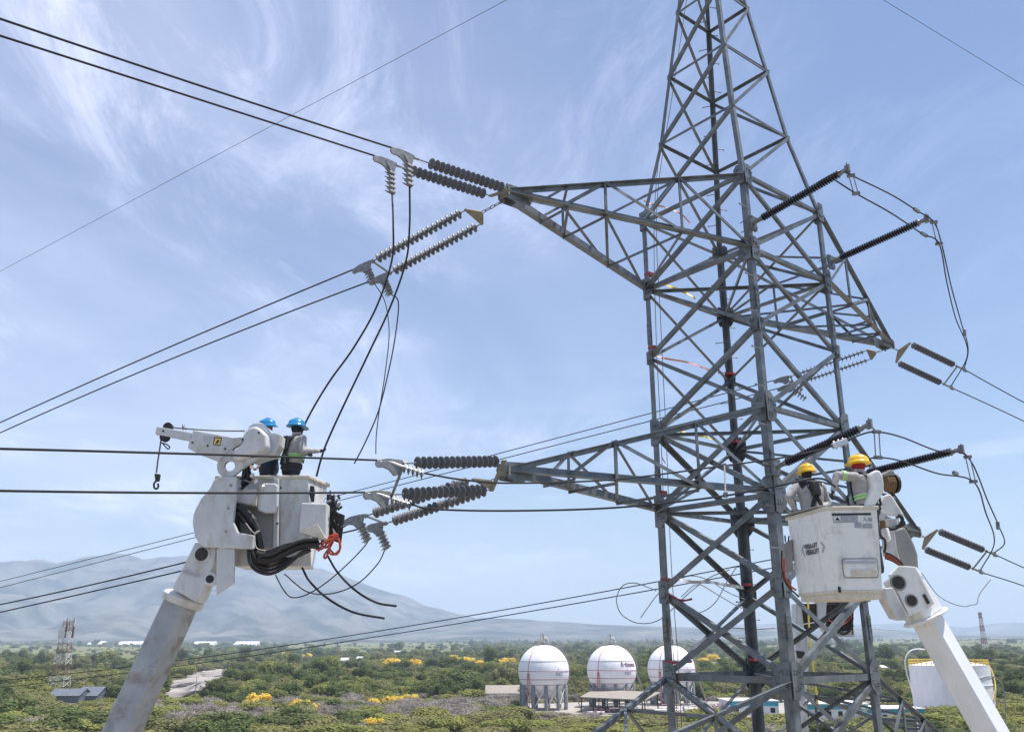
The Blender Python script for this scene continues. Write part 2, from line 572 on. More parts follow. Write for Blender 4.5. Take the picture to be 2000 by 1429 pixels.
# crossarms
def crossarm(side, top, bot):
    cs = ('N', 'W') if side < 0 else ('E', 'B')
    tip = TP(side * ARM_L, 0, ZL[bot])
    out = AX * side
    for k, c in enumerate(cs):
        nf = AY * COR[c][1]
        t0 = tip + AY * COR[c][1] * 0.10
        hi, lo = node(c, top), node(c, bot)
        angle('arm_chord', t0 + UP * 0.10, hi, 0.10, UP, flip=COR[c][1] * side)
        angle('arm_chord', t0, lo, 0.145, -UP, flip=-COR[c][1] * side)
        T = lambda t: (t0 + UP * 0.10).lerp(hi, t)
        B_ = lambda t: t0.lerp(lo, t)
        for t in (0.37, 0.69):
            angle('arm_brace', T(t), B_(t), 0.07, nf, off=0.015)
        angle('arm_brace', T(0.37), B_(0.69), 0.075, nf, off=0.025)
        angle('arm_brace', T(0.69), B_(1.0), 0.075, nf, off=0.025)
        angle('arm_brace', B_(0.2), T(0.37), 0.055, nf, off=-0.02)
    a0, b0 = tip + AY * COR[cs[0]][1] * 0.1, tip + AY * COR[cs[1]][1] * 0.1
    for lift, lv in ((0.10, top), (0.0, bot)):
        P = lambda t: (a0 + UP * lift).lerp(node(cs[0], lv), t)
        Q = lambda t: (b0 + UP * lift).lerp(node(cs[1], lv), t)
        for t in (0.22, 0.37, 0.69):
            angle('arm_brace', P(t), Q(t), 0.06, UP, off=-0.02)
        for t1, t2 in ((0.22, 0.37), (0.37, 0.69), (0.69, 1.0)):
            angle('arm_brace', P(t1), Q(t2), 0.06, UP, off=0.012)
    # end plates of the arm
    for sy in (-1, 1):
        f = [tip + AY * sy * 0.115 + out * a + UP * b for a, b in ((0.14, 0.05), (0.10, 0.17), (-0.55, 0.22), (-0.62, 0.10), (-0.5, -0.12), (0.06, -0.13))]
        MB().hexa(f, [p + AY * sy * 0.014 for p in f]).build('tip_plate', M_STEEL, tower)
    MB().box(tip + out * 0.06 + UP * 0.02, (0.02, 0.16, 0.09), (out, AY, UP)).build('tip_plate', M_RUST, tower)
    return tip + out * 0.06


TIPS = {}
for nm, (t, b) in (('1', ('A', 'B')), ('2', ('D', 'E')), ('3', ('G', 'H'))):
    TIPS['L' + nm] = crossarm(-1, t, b)
    TIPS['R' + nm] = crossarm(1, t, b)


# ================================================================== insulators, fittings and wires
def azv(a):
    return V((math.sin(R(a)), math.cos(R(a)), 0))


PITCH_D = 0.118
disc_prof = [(0, .020), (.004, .034), (.034, .040), (.040, .070), (.054, .098), (.066, .105), (.074, .100), (.066, .080), (.076, .066), (.066, .050), (.078, .030), (.118, .016)]
disc_me = MB().lathe((0, 0, 0), (0, 0, 1), disc_prof, 20).mesh('disc', M_PORC, smooth=True)
slim_prof = [(0, .016), (.01, .03), (.04, .034), (.046, .085), (.056, .098), (.062, .092), (.064, .03), (.118, .015)]
slim_me = MB().lathe((0, 0, 0), (0, 0, 1), slim_prof, 18).mesh('disc', M_PORC, smooth=True)


def frame_z(d):
    return d.to_track_quat('Z', 'Y').to_matrix().to_4x4()


def chain(p, q, parent, n):
    d = (q - p)
    ln = d.length / n
    d.normalize()
    s1 = d.cross(UP).normalized()
    s2 = d.cross(s1)
    for i in range(n):
        a, b = (s1, s2) if i % 2 else (s2, s1)
        c = p + d * (ln * (i + 0.5))
        pts = [c + d * (ln * 0.62) * math.cos(2 * math.pi * k / 10) + a * 0.028 * math.sin(2 * math.pi * k / 10) for k in range(11)]
        MB().tube(pts, 0.0095, 5, cap=False).build('chain_link', M_STEEL2, parent, True)


def clamp_body(p, d, arm_end, label, group, wire_up=0.0):
    """strain clamp: plate body at p along d (away from tower), curved arm with U-bolts down to arm_end"""
    t = thing('strain_clamp', p, label, 'clamp', group)
    side = d.cross(UP).normalized()
    up = side.cross(d).normalized()
    bod = [(-0.02, 0.05), (0.12, 0.07), (0.30, 0.085), (0.47, 0.06), (0.50, -0.01), (0.46, -0.06), (0.36, -0.06), (0.26, -0.10), (0.17, -0.20), (0.06, -0.18), (0.02, -0.06)]
    f = [p + d * a + up * b - side * 0.018 for a, b in bod]
    MB().hexa(f, [q + side * 0.036 for q in f]).build('clamp_plate', M_STEEL2, t, bevel=0.006, seg=1)
    a0 = p + d * 0.42 + up * 0.035
    mid = p + d * 0.10 - up * 0.02
    path = spline([a0, p + d * 0.25 + up * 0.03, mid.lerp(arm_end, 0.25), mid.lerp(arm_end, 0.65), arm_end], 5)
    MB().tube(path, 0.020, 8).build('keeper', M_WIRE_NEW if 'bright' in label else M_STEEL2, t, True)
    s0, s1 = mid.lerp(arm_end, 0.3), arm_end
    ad = (s1 - s0).normalized()
    pr = (d - ad * d.dot(ad)).normalized()
    sd = ad.cross(pr)
    for k in range(5):
        c = s0.lerp(s1, k / 4.3)
        m = MB().box(c, (0.055, 0.038, 0.018), (pr, sd, ad))
        for sg in (-1, 1):
            m.tube([c + sd * sg * 0.03 - pr * 0.06, c + sd * sg * 0.03 + pr * 0.125], 0.010, 6)
            m.lathe(c + sd * sg * 0.03 + pr * 0.06, pr, [(0, .018), (.02, .018)], 6)
        m.build('u_bolt', M_STEEL2, t)
    MB().tube([p - d * 0.10, p + d * 0.03], 0.022, 6).build('clevis', M_STEEL2, t)
    return p + d * 0.46 + up * 0.055


def sep_of(d, dx, dz):
    """offset between the two strings of a pair: dx across, dz up, at right angles to the line"""
    return V((dx, -(d.x * dx + d.z * dz) / d.y, dz))


def strings(tip, d, chain_n, chain_l, nd, labels, group, me=disc_me, sep=None, yoke='tri', link2=0.16, spacer=True, what=''):
    """a pair of strings of discs hung from one arm tip; returns their outer ends"""
    gap = sep.length
    side = sep.normalized()
    yt = thing('yoke_plate', tip, 'yoke plate joining the insulator pair ' + what, 'yoke plate', 'yoke plates')
    y0 = tip + d * chain_l
    if chain_n:
        chain(tip, y0, yt, chain_n)
    w = gap / 2 + 0.03
    if yoke == 'tri':
        f = [y0 - d * 0.02 - side * 0.05, y0 - d * 0.02 + side * 0.05, y0 + d * 0.15 + side * w, y0 + d * 0.20 + side * w, y0 + d * 0.20 - side * w, y0 + d * 0.15 - side * w]
    else:
        f = [y0 - side * w, y0 + side * w, y0 + d * 0.09 + side * w, y0 + d * 0.09 - side * w]
    n = side.cross(d).normalized()
    MB().hexa([p - n * 0.012 for p in f], [p + n * 0.012 for p in f]).build('plate', M_RUST, yt)
    ends = []
    y1 = 0.18 if yoke == 'tri' else 0.08
    for sg, lb in zip((-1, 1), labels):
        s = y0 + d * y1 + side * sg * gap / 2
        st = thing('insulator_string', s, lb, 'insulator', group)
        MB().tube([s, s + d * 0.12], 0.013, 6).build('ball_link', M_STEEL2, st)
        s2 = s + d * 0.11
        rot = frame_z(d)
        for k in range(nd):
            place('disc', me, st, Matrix.Translation(s2 + d * PITCH_D * k) @ rot)
        e = s2 + d * PITCH_D * nd
        MB().tube([e - d * 0.02, e + d * link2], 0.014, 6).build('socket_link', M_STEEL2, st)
        ends.append(e + d * link2)
    if spacer:
        t = thing('spacer_bar', ends[0], 'steel spacer bar between the clamps ' + what, 'spacer', 'spacer bars')
        MB().bar(ends[0] - d * 0.05, ends[1] - d * 0.05, [(-.02, -.012), (.02, -.012), (.02, .012), (-.02, .012)], d, n).build('bar', M_STEEL2, t)
        for e in ends:
            MB().box(e - d * 0.05, (0.035, 0.03, 0.03), (d, side, n)).build('lug', M_STEEL2, t)
    return ends


def wire(name, pts, r, label, group, cat='cable', m=M_WIRE, n=8, sub=8):
    o = MB().tube(spline(pts, sub), r, n).build(name, m, None, True)
    return tag(o, label, cat, group)


def span(start, d, px, r, label, ext=40.0, group='line conductors', name='conductor'):
    """conductor in the vertical plane of d, through the given sight lines, carried on beyond the frame"""
    pts = [start] + [vplane(start, d, *p) for p in px]
    ss = [(p - start).dot(d) for p in pts]
    c = np.polyfit(ss, [p.z for p in pts], min(2, len(pts) - 1), w=[30] + [1] * len(px))
    z0 = start.z - np.polyval(c, 0.0)
    sm = ss[-1]
    sl = (np.polyval(c, sm) - np.polyval(c, sm - 0.5)) / 0.5
    out = [start + d * (sm * k / 16) + V((0, 0, float(np.polyval(c, sm * k / 16) + z0 * (1 - k / 16)) - start.z)) for k in range(17)]
    out.append(out[-1] + (d + V((0, 0, float(sl)))) * ext)
    return wire(name, out, r, label, group, sub=1)


def aim(tip, d, x, y, dist):
    """direction from the tip towards the sight line, within the vertical plane of d"""
    return (vplane(tip, d, x, y) - tip).normalized()


RW = 0.0165
GI = 'suspension insulator strings'
# --- left, upper arm: towards the camera
dF = azv(-132)
d1 = aim(TIPS['L1'], dF, 772, 310, 3)
up_l = 'on the upper left crossarm'
e = strings(TIPS['L1'], d1, 0, 0.06, 15, ['upper left arm: right string of the pair rising towards the near conductors', 'upper left arm: left string of the pair rising towards the near conductors'],
            GI, sep=sep_of(d1, .36, -.08), yoke='flat', spacer=False, link2=0.34, what='nearer the camera ' + up_l)
for k, (pe, px, ends_px, nm) in enumerate(zip(e, [(772, 372), (0, 0)], [None, None], ('a', 'b'))):
    x, y, _ = to_px(pe)
    ae = at(x - 8, y + 55, pe.y - 0.25)
    w0 = clamp_body(pe, d1, ae, ('right' if k else 'left') + ' of the two strain clamps with jumper tails near the upper left arm', 'strain clamps')
    e[k] = (w0, ae, x)
e.sort(key=lambda q: -q[2])
UF = e                                    # right one first
span(UF[0][0], dF, [(450, 187), (0, 37)], RW, 'upper of two black conductors rising to the top left corner')
span(UF[1][0], dF, [(450, 214), (0, 70)], RW, 'lower of two black conductors rising to the top left corner')
# --- left, upper arm: away from the camera
dB = azv(-60)
d2 = aim(TIPS['L1'], dB, 727, 520, 3)
e = strings(TIPS['L1'] - UP * 0.14, d2, 5, 0.54, 18, ['upper left arm: lower string of the chain-hung pair', 'upper left arm: upper string of the chain-hung pair'], GI, sep=sep_of(d2, -.29, .06),
            what='on a chain below the upper left tip')
UB = []
for k, pe in enumerate(e):
    x, y, _ = to_px(pe)
    ae = at(x + 5, y + 38, pe.y - 0.1)
    w0 = clamp_body(pe, d2, ae, ('lower' if k == 0 else 'upper') + ' strain clamp behind the crossing cables, upper left arm', 'strain clamps')
    UB.append((w0, ae, x))
UB.sort(key=lambda q: q[2])
span(UB[0][0], dB, [(250, 713), (0, 825)], RW, 'upper conductor of the pair falling left from the upper left arm')
span(UB[1][0], dB, [(305, 713), (0, 845)], RW, 'lower conductor of the pair falling left from the upper left arm')
# --- left, middle arm
d3 = aim(TIPS['L2'], dF, 745, 930, 3)
e = strings(TIPS['L2'] - UP * 0.05, d3, 0, 0.10, 15, ['middle left arm: string running level to the higher near clamp', 'middle left arm: string running level to the lower near clamp'], GI, sep=sep_of(d3, .22, .44), yoke='flat', link2=0.26,
            what='nearer the camera on the middle left crossarm')
MF = []
for k, pe in enumerate(e):
    x, y, _ = to_px(pe)
    ae = at(x + 42, y + 19, pe.y + 0.1)
    w0 = clamp_body(pe, d3, ae, 'bright strain clamp on the ' + ('higher' if y < 930 else 'lower') + ' level conductor beside the left bucket', 'strain clamps')
    MF.append((w0, ae, y))
MF.sort(key=lambda q: q[2])
span(MF[0][0], dF, [(370, 886), (0, 876)], RW, 'higher of two level conductors passing in front of the left bucket')
span(MF[1][0], dF, [(350, 962), (0, 958)], RW, 'lower of two level conductors passing in front of the left bucket')
d4 = aim(TIPS['L2'], dB, 700, 1018, 3)
e = strings(TIPS['L2'] - UP * 0.08, d4, 3, 0.28, 18, ['middle left arm: lower string sloping down to the left', 'middle left arm: upper string sloping down to the left'], GI, sep=sep_of(d4, -.30, .08), link2=0.24,
            what='sloping away from the middle left crossarm')
MBk = []
for k, pe in enumerate(e):
    x, y, _ = to_px(pe)
    ae = at(x + 9, y + 46, pe.y - 0.1)
    w0 = clamp_body(pe, d4, ae, ('lower' if k == 0 else 'upper') + ' strain clamp just right of the left bucket tool panel', 'strain clamps')
    MBk.append((w0, ae, x))
MBk.sort(key=lambda q: q[2])
span(MBk[0][0], dB, [(360, 1098), (0, 1180)], RW, 'upper conductor crossing low behind the left boom')
span(MBk[1][0], dB, [(365, 1112), (0, 1195)], RW, 'lower conductor crossing low behind the left boom')
# --- right arms, away to the left
d5 = aim(TIPS['R1'], dB, 1512, 752, 4)
e = strings(TIPS['R1'] - UP * 0.05, d5, 4, 0.42, 18, ['upper right arm: lower string behind the tower legs', 'upper right arm: upper string behind the tower legs'], GI, me=slim_me, sep=sep_of(d5, -.14, .22), what='behind the tower on the upper right arm')
t_px = [(1265, 808), (960, 890), (375, 1040), (0, 1135)]
RB = []
for k, pe in enumerate(e):
    x, y, _ = to_px(pe)
    ae = at(x + 26, y + 26, pe.y - 0.1)
    w0 = clamp_body(pe, d5, ae, ('lower' if k == 0 else 'upper') + ' strain clamp seen behind the near tower leg', 'strain clamps')
    RB.append((w0, ae, y))
RB.sort(key=lambda q: q[2])
span(RB[0][0], dB, t_px, RW, 'upper conductor passing behind the tower below the upper arms')
span(RB[1][0], dB, [(1265, 822), (980, 896), (375, 1051), (0, 1147)], RW, 'lower conductor passing behind the tower below the upper arms')
d6 = aim(TIPS['R2'], dB, 1540, 1095, 4)
e = strings(TIPS['R2'] - UP * 0.05, d6, 3, 0.30, 18, ['middle right arm: lower string behind the right bucket', 'middle right arm: upper string behind the right bucket'], GI, me=slim_me, sep=sep_of(d6, -.14, .22), what='behind the right bucket on the middle right arm')
RC = []
for k, pe in enumerate(e):
    x, y, _ = to_px(pe)
    ae = at(x + 26, y + 26, pe.y - 0.1)
    w0 = clamp_body(pe, d6, ae, ('lower' if k == 0 else 'upper') + ' strain clamp behind the right bucket', 'strain clamps')
    RC.append((w0, ae, y))
RC.sort(key=lambda q: q[2])
span(RC[0][0], dB, [(1280, 1143), (900, 1200), (600, 1255), (0, 1328)], RW, 'upper of the two lowest conductors slanting down to the left edge')
span(RC[1][0], dB, [(1285, 1153), (900, 1213), (600, 1265), (0, 1342)], RW, 'lower of the two lowest conductors slanting down to the left edge')
# --- right arms, away to the right
dR = azv(63)
RR = {}
for key, far, px1, px2, nm in (('R1', (1893, 750), [(1995, 783), (2150, 860)], [(1995, 820), (2150, 898)], 'upper'), ('R2', (1950, 1108), [(1995, 1106), (2150, 1162)], [(1995, 1142), (2150, 1205)], 'middle')):
    dd = aim(TIPS[key], dR, *far, 3)
    e = strings(TIPS[key], dd, 4, 0.40, 15, [nm + ' right arm: upper string of the pair running right', nm + ' right arm: lower string of the pair running right'], GI, sep=sep_of(dd, -.30, -.46), link2=0.22, what='at the right end of the %s right arm' % nm)
    q = []
    for k, pe in enumerate(e):
        side = dd.cross(UP).normalized()
        t = thing('strain_clamp', pe, ('upper' if k == 0 else 'lower') + ' straight strain clamp on the %s right arm conductors' % nm, 'clamp', 'strain clamps')
        MB().lathe(pe, dd, [(0, .02), (.05, .03), (.35, .03), (.5, .02)], 10).build('clamp_tube', M_STEEL2, t, True)
        MB().box(pe + dd * 0.28, (0.06, 0.02, 0.06), (dd, side, UP)).build('clamp_lug', M_STEEL2, t)
        x, y, _ = to_px(pe)
        q.append((pe + dd * 0.48, pe + dd * 0.28 + UP * 0.05, y))
    q.sort(key=lambda a: a[2])
    RR[key] = q
    span(q[0][0], dR, px1, RW, 'upper conductor leaving the %s right arm to the right edge' % nm)
    span(q[1][0], dR, px2, RW, 'lower conductor leaving the %s right arm to the right edge' % nm)
# --- earth wires from the peak
pk = TP(0, 0, 43.6)
wl_ = [vplane(TC, azv(-58), *p) for p in ((990, 0), (495, 265), (0, 530))]
wire('earth_wire', [wl_[0] + (wl_[0] - wl_[1]) * 0.6] + wl_ + [wl_[2] + (wl_[2] - wl_[1]) * 3], 0.008, 'thin earth wire crossing the whole upper left sky', 'earth wires')
wr_ = [vplane(TC, azv(60), *p) for p in ((1725, 0), (1995, 165))]
wire('earth_wire', [wr_[0] + (wr_[0] - wr_[1]) * 0.8] + wr_ + [wr_[1] + (wr_[1] - wr_[0]) * 6], 0.008, 'thin earth wire cutting the top right corner', 'earth wires')

# --- post insulators carrying the jumpers round the tower
def post(leg, z, end, label, r=0.062):
    b = leg_at(leg, z) - AY * 0.06
    t = thing('post_insulator', b, label, 'insulator', 'post insulators')
    d = (end - b).normalized()
    ln = (end - b).length
    prof = [(0.30, 0.045)]
    x = 0.33
    while x < ln - 0.22:
        prof += [(x, r * 0.62), (x + 0.010, r * 1.30), (x + 0.018, r * 1.32), (x + 0.030, r * 0.66)]
        x += 0.058
    prof += [(ln - 0.2, 0.045)]
    MB().lathe(b, d, prof, 18).build('porcelain_body', M_POST, t, True)
    MB().lathe(b, d, [(0.08, 0.05), (0.26, 0.05), (0.28, 0.062), (0.33, 0.062)], 14).build('base_cap', M_STEEL2, t, True)
    MB().lathe(b, d, [(ln - 0.22, 0.062), (ln - 0.17, 0.062), (ln - 0.15, 0.045), (ln - 0.02, 0.05), (ln, 0.04)], 14).build('end_cap', M_STEEL2, t, True)
    m = MB().box(b + d * 0.05, (0.03, 0.12, 0.17), (d, AX, UP))
    for i in (-1, 1):
        for k in (-1, 1):
            m.tube([b - d * 0.22 + AX * 0.08 * i + UP * 0.12 * k, b + d * 0.12 + AX * 0.08 * i + UP * 0.12 * k], 0.012, 6)
    m.build('bracket', M_STEEL, t)
    # head casting and the hanger frame of two rods
    side = d.cross(UP).normalized()
    m = MB().box(end, (0.05, 0.03, 0.085), (d, side, UP))
    for k in range(3):
        m.tube([end - side * 0.02 + UP * (-0.06 + 0.06 * k) - d * 0.03, end + side * 0.10 + UP * (-0.05 + 0.07 * k) + d * 0.05], 0.010, 5)
    m.build('head_casting', M_STEEL2, t)
    return t, end


def hanger(t, top, bot):
    d = (bot - top).normalized()
    s = d.cross(V((0, 1, 0))).normalized()
    for sg in (-1, 1):
        MB().tube([top + s * 0.045 * sg, bot + s * 0.045 * sg], 0.011, 6).build('hanger_rod', M_STEEL2, t)
    for p in (top, bot):
        m = MB().box(p, (0.075, 0.03, 0.03), (s, V((0, 1, 0)), d))
        for sg in (-1, 1):
            m.lathe(p + s * 0.05 * sg, V((0, -1, 0)), [(-0.05, .014), (0.05, .014)], 6)
        m.build('jumper_clamp', M_STEEL2, t)


k_ = 1 / 1.22
def sc(v):
    return CAM + (V(v) - CAM) * k_


P1 = sc((8.38, 19.38, 31.25))
P2 = sc((11.40, 21.75, 31.07))
P3 = sc((8.20, 19.60, 24.77))
P4 = sc((11.36, 21.80, 24.65))
zN = lambda v: CAM.z + (v - CAM.z) * k_
for leg, zb, pe, lb, h1, h2 in (('N', zN(30.87), P1, 'upper dark post insulator bolted to the near tower leg', (1662, 343), (1672, 378)), ('E', zN(30.81), P2, 'upper dark post insulator bolted to the right tower leg', (1824, 434), (1834, 476)),
                                ('N', zN(24.15), P3, 'lower dark post insulator above the yellow helmets', (1712, 843), (1715, 893)), ('E', zN(24.39), P4, 'lower dark post insulator behind the winch of the right bucket', (1890, 892), (1901, 940))):
    t, _ = post(leg, zb, pe, lb, 0.066)
    hanger(t, at(*h1, pe.y), at(*h2, pe.y))
    MB().tube([pe, at(*h1, pe.y)], 0.016, 6).build('hanger_link', M_STEEL2, t)

GJ = 'jumper cables'
yr1, yr2 = RR['R1'][0][1], RR['R1'][1][1]
wire('jumper_cable', [at(1597, 357, 16.2), at(1625, 341, 16.0), at(1648, 334, 15.95), at(1664, 343, P1.y), at(1740, 380, 17.0), at(1790, 411, 17.6), at(1824, 434, P2.y), at(1840, 480, 18.8), at(1858, 560, 21), at(1876, 625, 23.5), at(1891, 680, 25.4), yr1],
     0.0155, 'upper of the two jumpers slung between the upper post insulators', GJ)
wire('jumper_cable', [at(1631, 352, 16.1), at(1672, 378, P1.y), at(1740, 416, 17.0), at(1800, 456, 17.7), at(1834, 476, P2.y), at(1849, 550, 20.5), at(1866, 620, 23), at(1890, 690, 25.2), yr2], 0.0155, 'lower of the two jumpers slung between the upper post insulators', GJ)
wire('jumper_cable', [MF[0][1], at(900, 936, 13.9), at(1000, 943, 14.2), at(1200, 936, 14.9), at(1400, 911, 15.5), at(1530, 893, 15.8), at(1600, 878, 16), at(1640, 866, 16), at(1680, 849, 16.1), at(1712, 843, P3.y), at(1760, 853, 16.6), at(1830, 880, 17.4),
                      at(1890, 892, P4.y), at(1930, 980, 20), at(1950, 1025, 22.5), at(1962, 1060, 25), RR['R2'][0][1]], 0.0155, 'higher long jumper running across the tower to the right bucket', GJ)
wire('jumper_cable', [MF[1][1], at(850, 994, 13.6), at(1000, 997, 13.7), at(1200, 991, 13.5), at(1400, 970, 13.2), at(1530, 946, 13.0), at(1600, 934, 12.95), at(1632, 950, 12.95)], 0.0155, 'lower long jumper held by the yellow helmeted worker', GJ)
wire('jumper_cable', [at(1660, 915, 15.6), at(1690, 899, 15.9), at(1715, 893, P3.y), at(1760, 900, 16.6), at(1830, 924, 17.4), at(1901, 940, P4.y), at(1925, 1000, 20), at(1942, 1060, 23.5), RR['R2'][1][1]], 0.0155, 'jumper hanging from the lower hangers behind the winch', GJ)
# spacer clamps and cable connectors
def connector(p, d, label, s=1.0, bright=False):
    t = thing('cable_connector', p, label, 'connector', 'cable connectors')
    sd = d.cross(UP).normalized()
    n = sd.cross(d)
    m = MB().box(p, (0.10 * s, 0.03 * s, 0.035 * s), (d, sd, n))
    for k in (-1, 0, 1):
        m.lathe(p + d * 0.06 * s * k, n, [(-0.055 * s, 0.014 * s), (0.055 * s, 0.014 * s)], 6)
    m.build('connector_body', M_WIRE_NEW if bright else M_STEEL2, t, bevel=0.008, seg=1)


connector(at(1790, 411, 17.6), (at(1824, 434, P2.y) - at(1760, 392, 17.2)).normalized(), 'connector on the upper jumper near the end of the upper right post')
connector(at(1805, 458, 17.7), (at(1834, 476, P2.y) - at(1780, 444, 17.4)).normalized(), 'connector on the lower jumper below the upper right post')
connector(at(1640, 866, 16), (at(1680, 849, 16) - at(1600, 878, 16)).normalized(), 'pale parallel connector beside the lower near post insulator', 1.5, True)
connector(at(1866, 924, 18.0), (at(1890, 936, 18.4) - at(1840, 922, 17.6)).normalized(), 'connector on the lower right jumper')
connector(at(1884, 650, 24.2), V((0, 0, 1)).lerp(V((1, 0, 0)), 0.1).normalized(), 'upper connector on the jumper drop beside the upper right arm')
connector(at(1949, 1026, 22.5), V((0.1, 0, 1)).normalized(), 'upper connector on the jumper drop beside the middle right arm')
t = thing('jumper_spacer', at(1415, 938, 14.5), 'steel rod spacer between the two long jumpers at the tower face', 'spacer')
MB().tube([at(1415, 909, 15.5), at(1417, 966, 13.2)], 0.014, 6).build('rod', M_STEEL2, t)
for p in (at(1415, 909, 15.5), at(1417, 966, 13.2)):
    MB().box(p, (0.03, 0.04, 0.04)).build('clamp_jaw', M_STEEL2, t, bevel=0.008)

# cut jumper tails on the left
wire('jumper_cable', [UF[0][1], at(800, 440, 13.6), at(793, 510, 13.7), at(762, 600, 13.7), at(720, 690, 13.8), at(672, 790, 13.9), at(640, 860, 14.0), at(628, 893, 14.0), at(618, 930, 14.0)], 0.0165, 'right black cable coming down to the hands of the left worker', GJ)
wire('jumper_cable', [UF[1][1], at(768, 440, 13.4), at(765, 510, 13.5), at(735, 600, 13.7), at(690, 680, 13.9), at(640, 750, 14.2), at(597, 825, 14.5), at(580, 880, 14.6)], 0.0165, 'left black cable coming down behind the blue helmet', GJ)
wire('jumper_cable', [UB[0][1], at(752, 590, 17.2), at(760, 650, 17.0), at(752, 730, 16.9), at(741, 800, 16.9), at(735, 850, 16.9), at(734, 886, 16.9)], 0.010, 'thin pale tail hanging straight down above the level conductors', GJ, m=M_WIRE)
wire('jumper_cable', [UB[1][1], at(778, 590, 17.3), at(773, 650, 17.2), at(760, 720, 17.0), at(740, 800, 16.8), at(715, 860, 16.7), at(692, 905, 16.6)], 0.0135, 'black tail curving down to end above the level conductors', GJ)
wire('jumper_cable', [MBk[0][1], at(713, 1065, 17.2), at(685, 1095, 17.1), at(640, 1135, 17), at(600, 1160, 16.9), at(570, 1166, 16.8), at(553, 1150, 16.7), at(538, 1122, 16.6)], 0.012, 'cut tail looping under the left bucket from the left clamp', GJ)
wire('jumper_cable', [MBk[1][1], at(751, 1075, 17.2), at(738, 1100, 17.1), at(700, 1138, 17), at(650, 1158, 16.9), at(600, 1155, 16.8), at(555, 1120, 16.7)], 0.012, 'cut tail looping under the left bucket from the right clamp', GJ)
wire('jumper_cable', [at(590, 1108, 13.9), at(605, 1135, 13.8), at(640, 1168, 13.7), at(690, 1195, 13.6), at(751, 1207, 13.5)], 0.017, 'thick cut cable end below the left bucket, lower one', GJ)
wire('jumper_cable', [at(640, 1085, 13.7), at(660, 1118, 13.7), at(695, 1153, 13.6), at(735, 1176, 13.5), at(774, 1183, 13.4)], 0.017, 'thick cut cable end below the left bucket, higher one', GJ)
# loops of slack conductor at the tower's left leg
yb = 21.5
wire('slack_conductor', [at(1282, 1153, yb), at(1265, 1146, yb), at(1240, 1138, yb), at(1218, 1142, yb), at(1206, 1160, yb), at(1205, 1180, yb), at(1215, 1200, yb), at(1238, 1214, yb), at(1262, 1217, yb), at(1287, 1210, yb), at(1312, 1190, yb), at(1345, 1158, yb), at(1385, 1128, yb),
                          at(1425, 1112, yb)], 0.011, 'large grey loop of slack conductor left of the tower leg', 'slack conductors', m=M_STEEL2)
wire('slack_conductor', [at(1251, 1206, yb), at(1268, 1182, yb), at(1282, 1163, yb), at(1300, 1145, yb), at(1322, 1132, yb), at(1352, 1124, yb), at(1385, 1133, yb), at(1420, 1155, yb), at(1455, 1170, yb)], 0.010, 'straight tail of slack conductor inside the loop at the tower leg', 'slack conductors', m=M_STEEL2)
wire('slack_conductor', [at(1330, 1165, yb), at(1362, 1141, yb), at(1400, 1160, yb), at(1440, 1183, yb), at(1470, 1192, yb)], 0.012, 'bright tail of slack conductor sagging towards the far leg', 'slack conductors', m=M_WIRE_NEW)
wire('slack_conductor', [at(1438, 1108, yb), at(1420, 1135, yb), at(1400, 1172, yb), at(1380, 1190, yb), at(1355, 1200, yb)], 0.010, 'grey arc of slack conductor below the white barrier tape', 'slack conductors', m=M_STEEL2)
wire('slack_conductor', [at(1425, 1225, yb + 1), at(1480, 1228, yb + 1), at(1530, 1224, yb + 1), at(1590, 1215, yb + 2)], 0.014, 'bright level conductor between the far and near legs', 'slack conductors', m=M_WIRE_NEW)

# hand lines hanging beside the left leg
for x0, x1, x2, lb in ((1335, 1287, 1309, 'left of two hand lines hanging beside the left tower leg'), (1347, 1297, 1317, 'right of two hand lines hanging beside the left tower leg')):
    Wn = node('W', 'A')
    yb2 = Wn.y - 0.5
    a = at(x0, -40, yb2)
    wire('hand_line', [a, at((x0 + x1) / 2 - 8, 180, yb2), at(x1 - 8 if x1 < 1290 else x1 - 14, 400, yb2), at(x1 - 6, 640, yb2), at(x1 + 4, 850, yb2), at(x1 + 14, 1100, yb2), at(x2 + 8, 1300, yb2), at(x2 + 16, 1460, yb2)], 0.008, lb, 'hand lines', m=M_ROPE, n=6)


# barrier tape fluttering in the bays
def tape(pts, w, m, label):
    p = spline(pts, 6)
    mb = MB()
    vs, fs = [], []
    for i, q in enumerate(p):
        tw = 0.6 * math.sin(i * 0.55)
        u = V((0, math.sin(tw), math.cos(tw)))
        vs += [q - u * w / 2 - V((0, .002, 0)), q + u * w / 2 - V((0, .002, 0)), q + u * w / 2 + V((0, .002, 0)), q - u * w / 2 + V((0, .002, 0))]
    for i in range(len(p) - 1):
        for k in range(4):
            fs.append((4 * i + k, 4 * i + (k + 1) % 4, 4 * i + 4 + (k + 1) % 4, 4 * i + 4 + k))
    fs += [(0, 1, 2, 3), tuple(len(vs) - 4 + k for k in range(4))]
    tag(mb.add(vs, fs).build('barrier_tape', m), label, 'tape', 'barrier tapes')


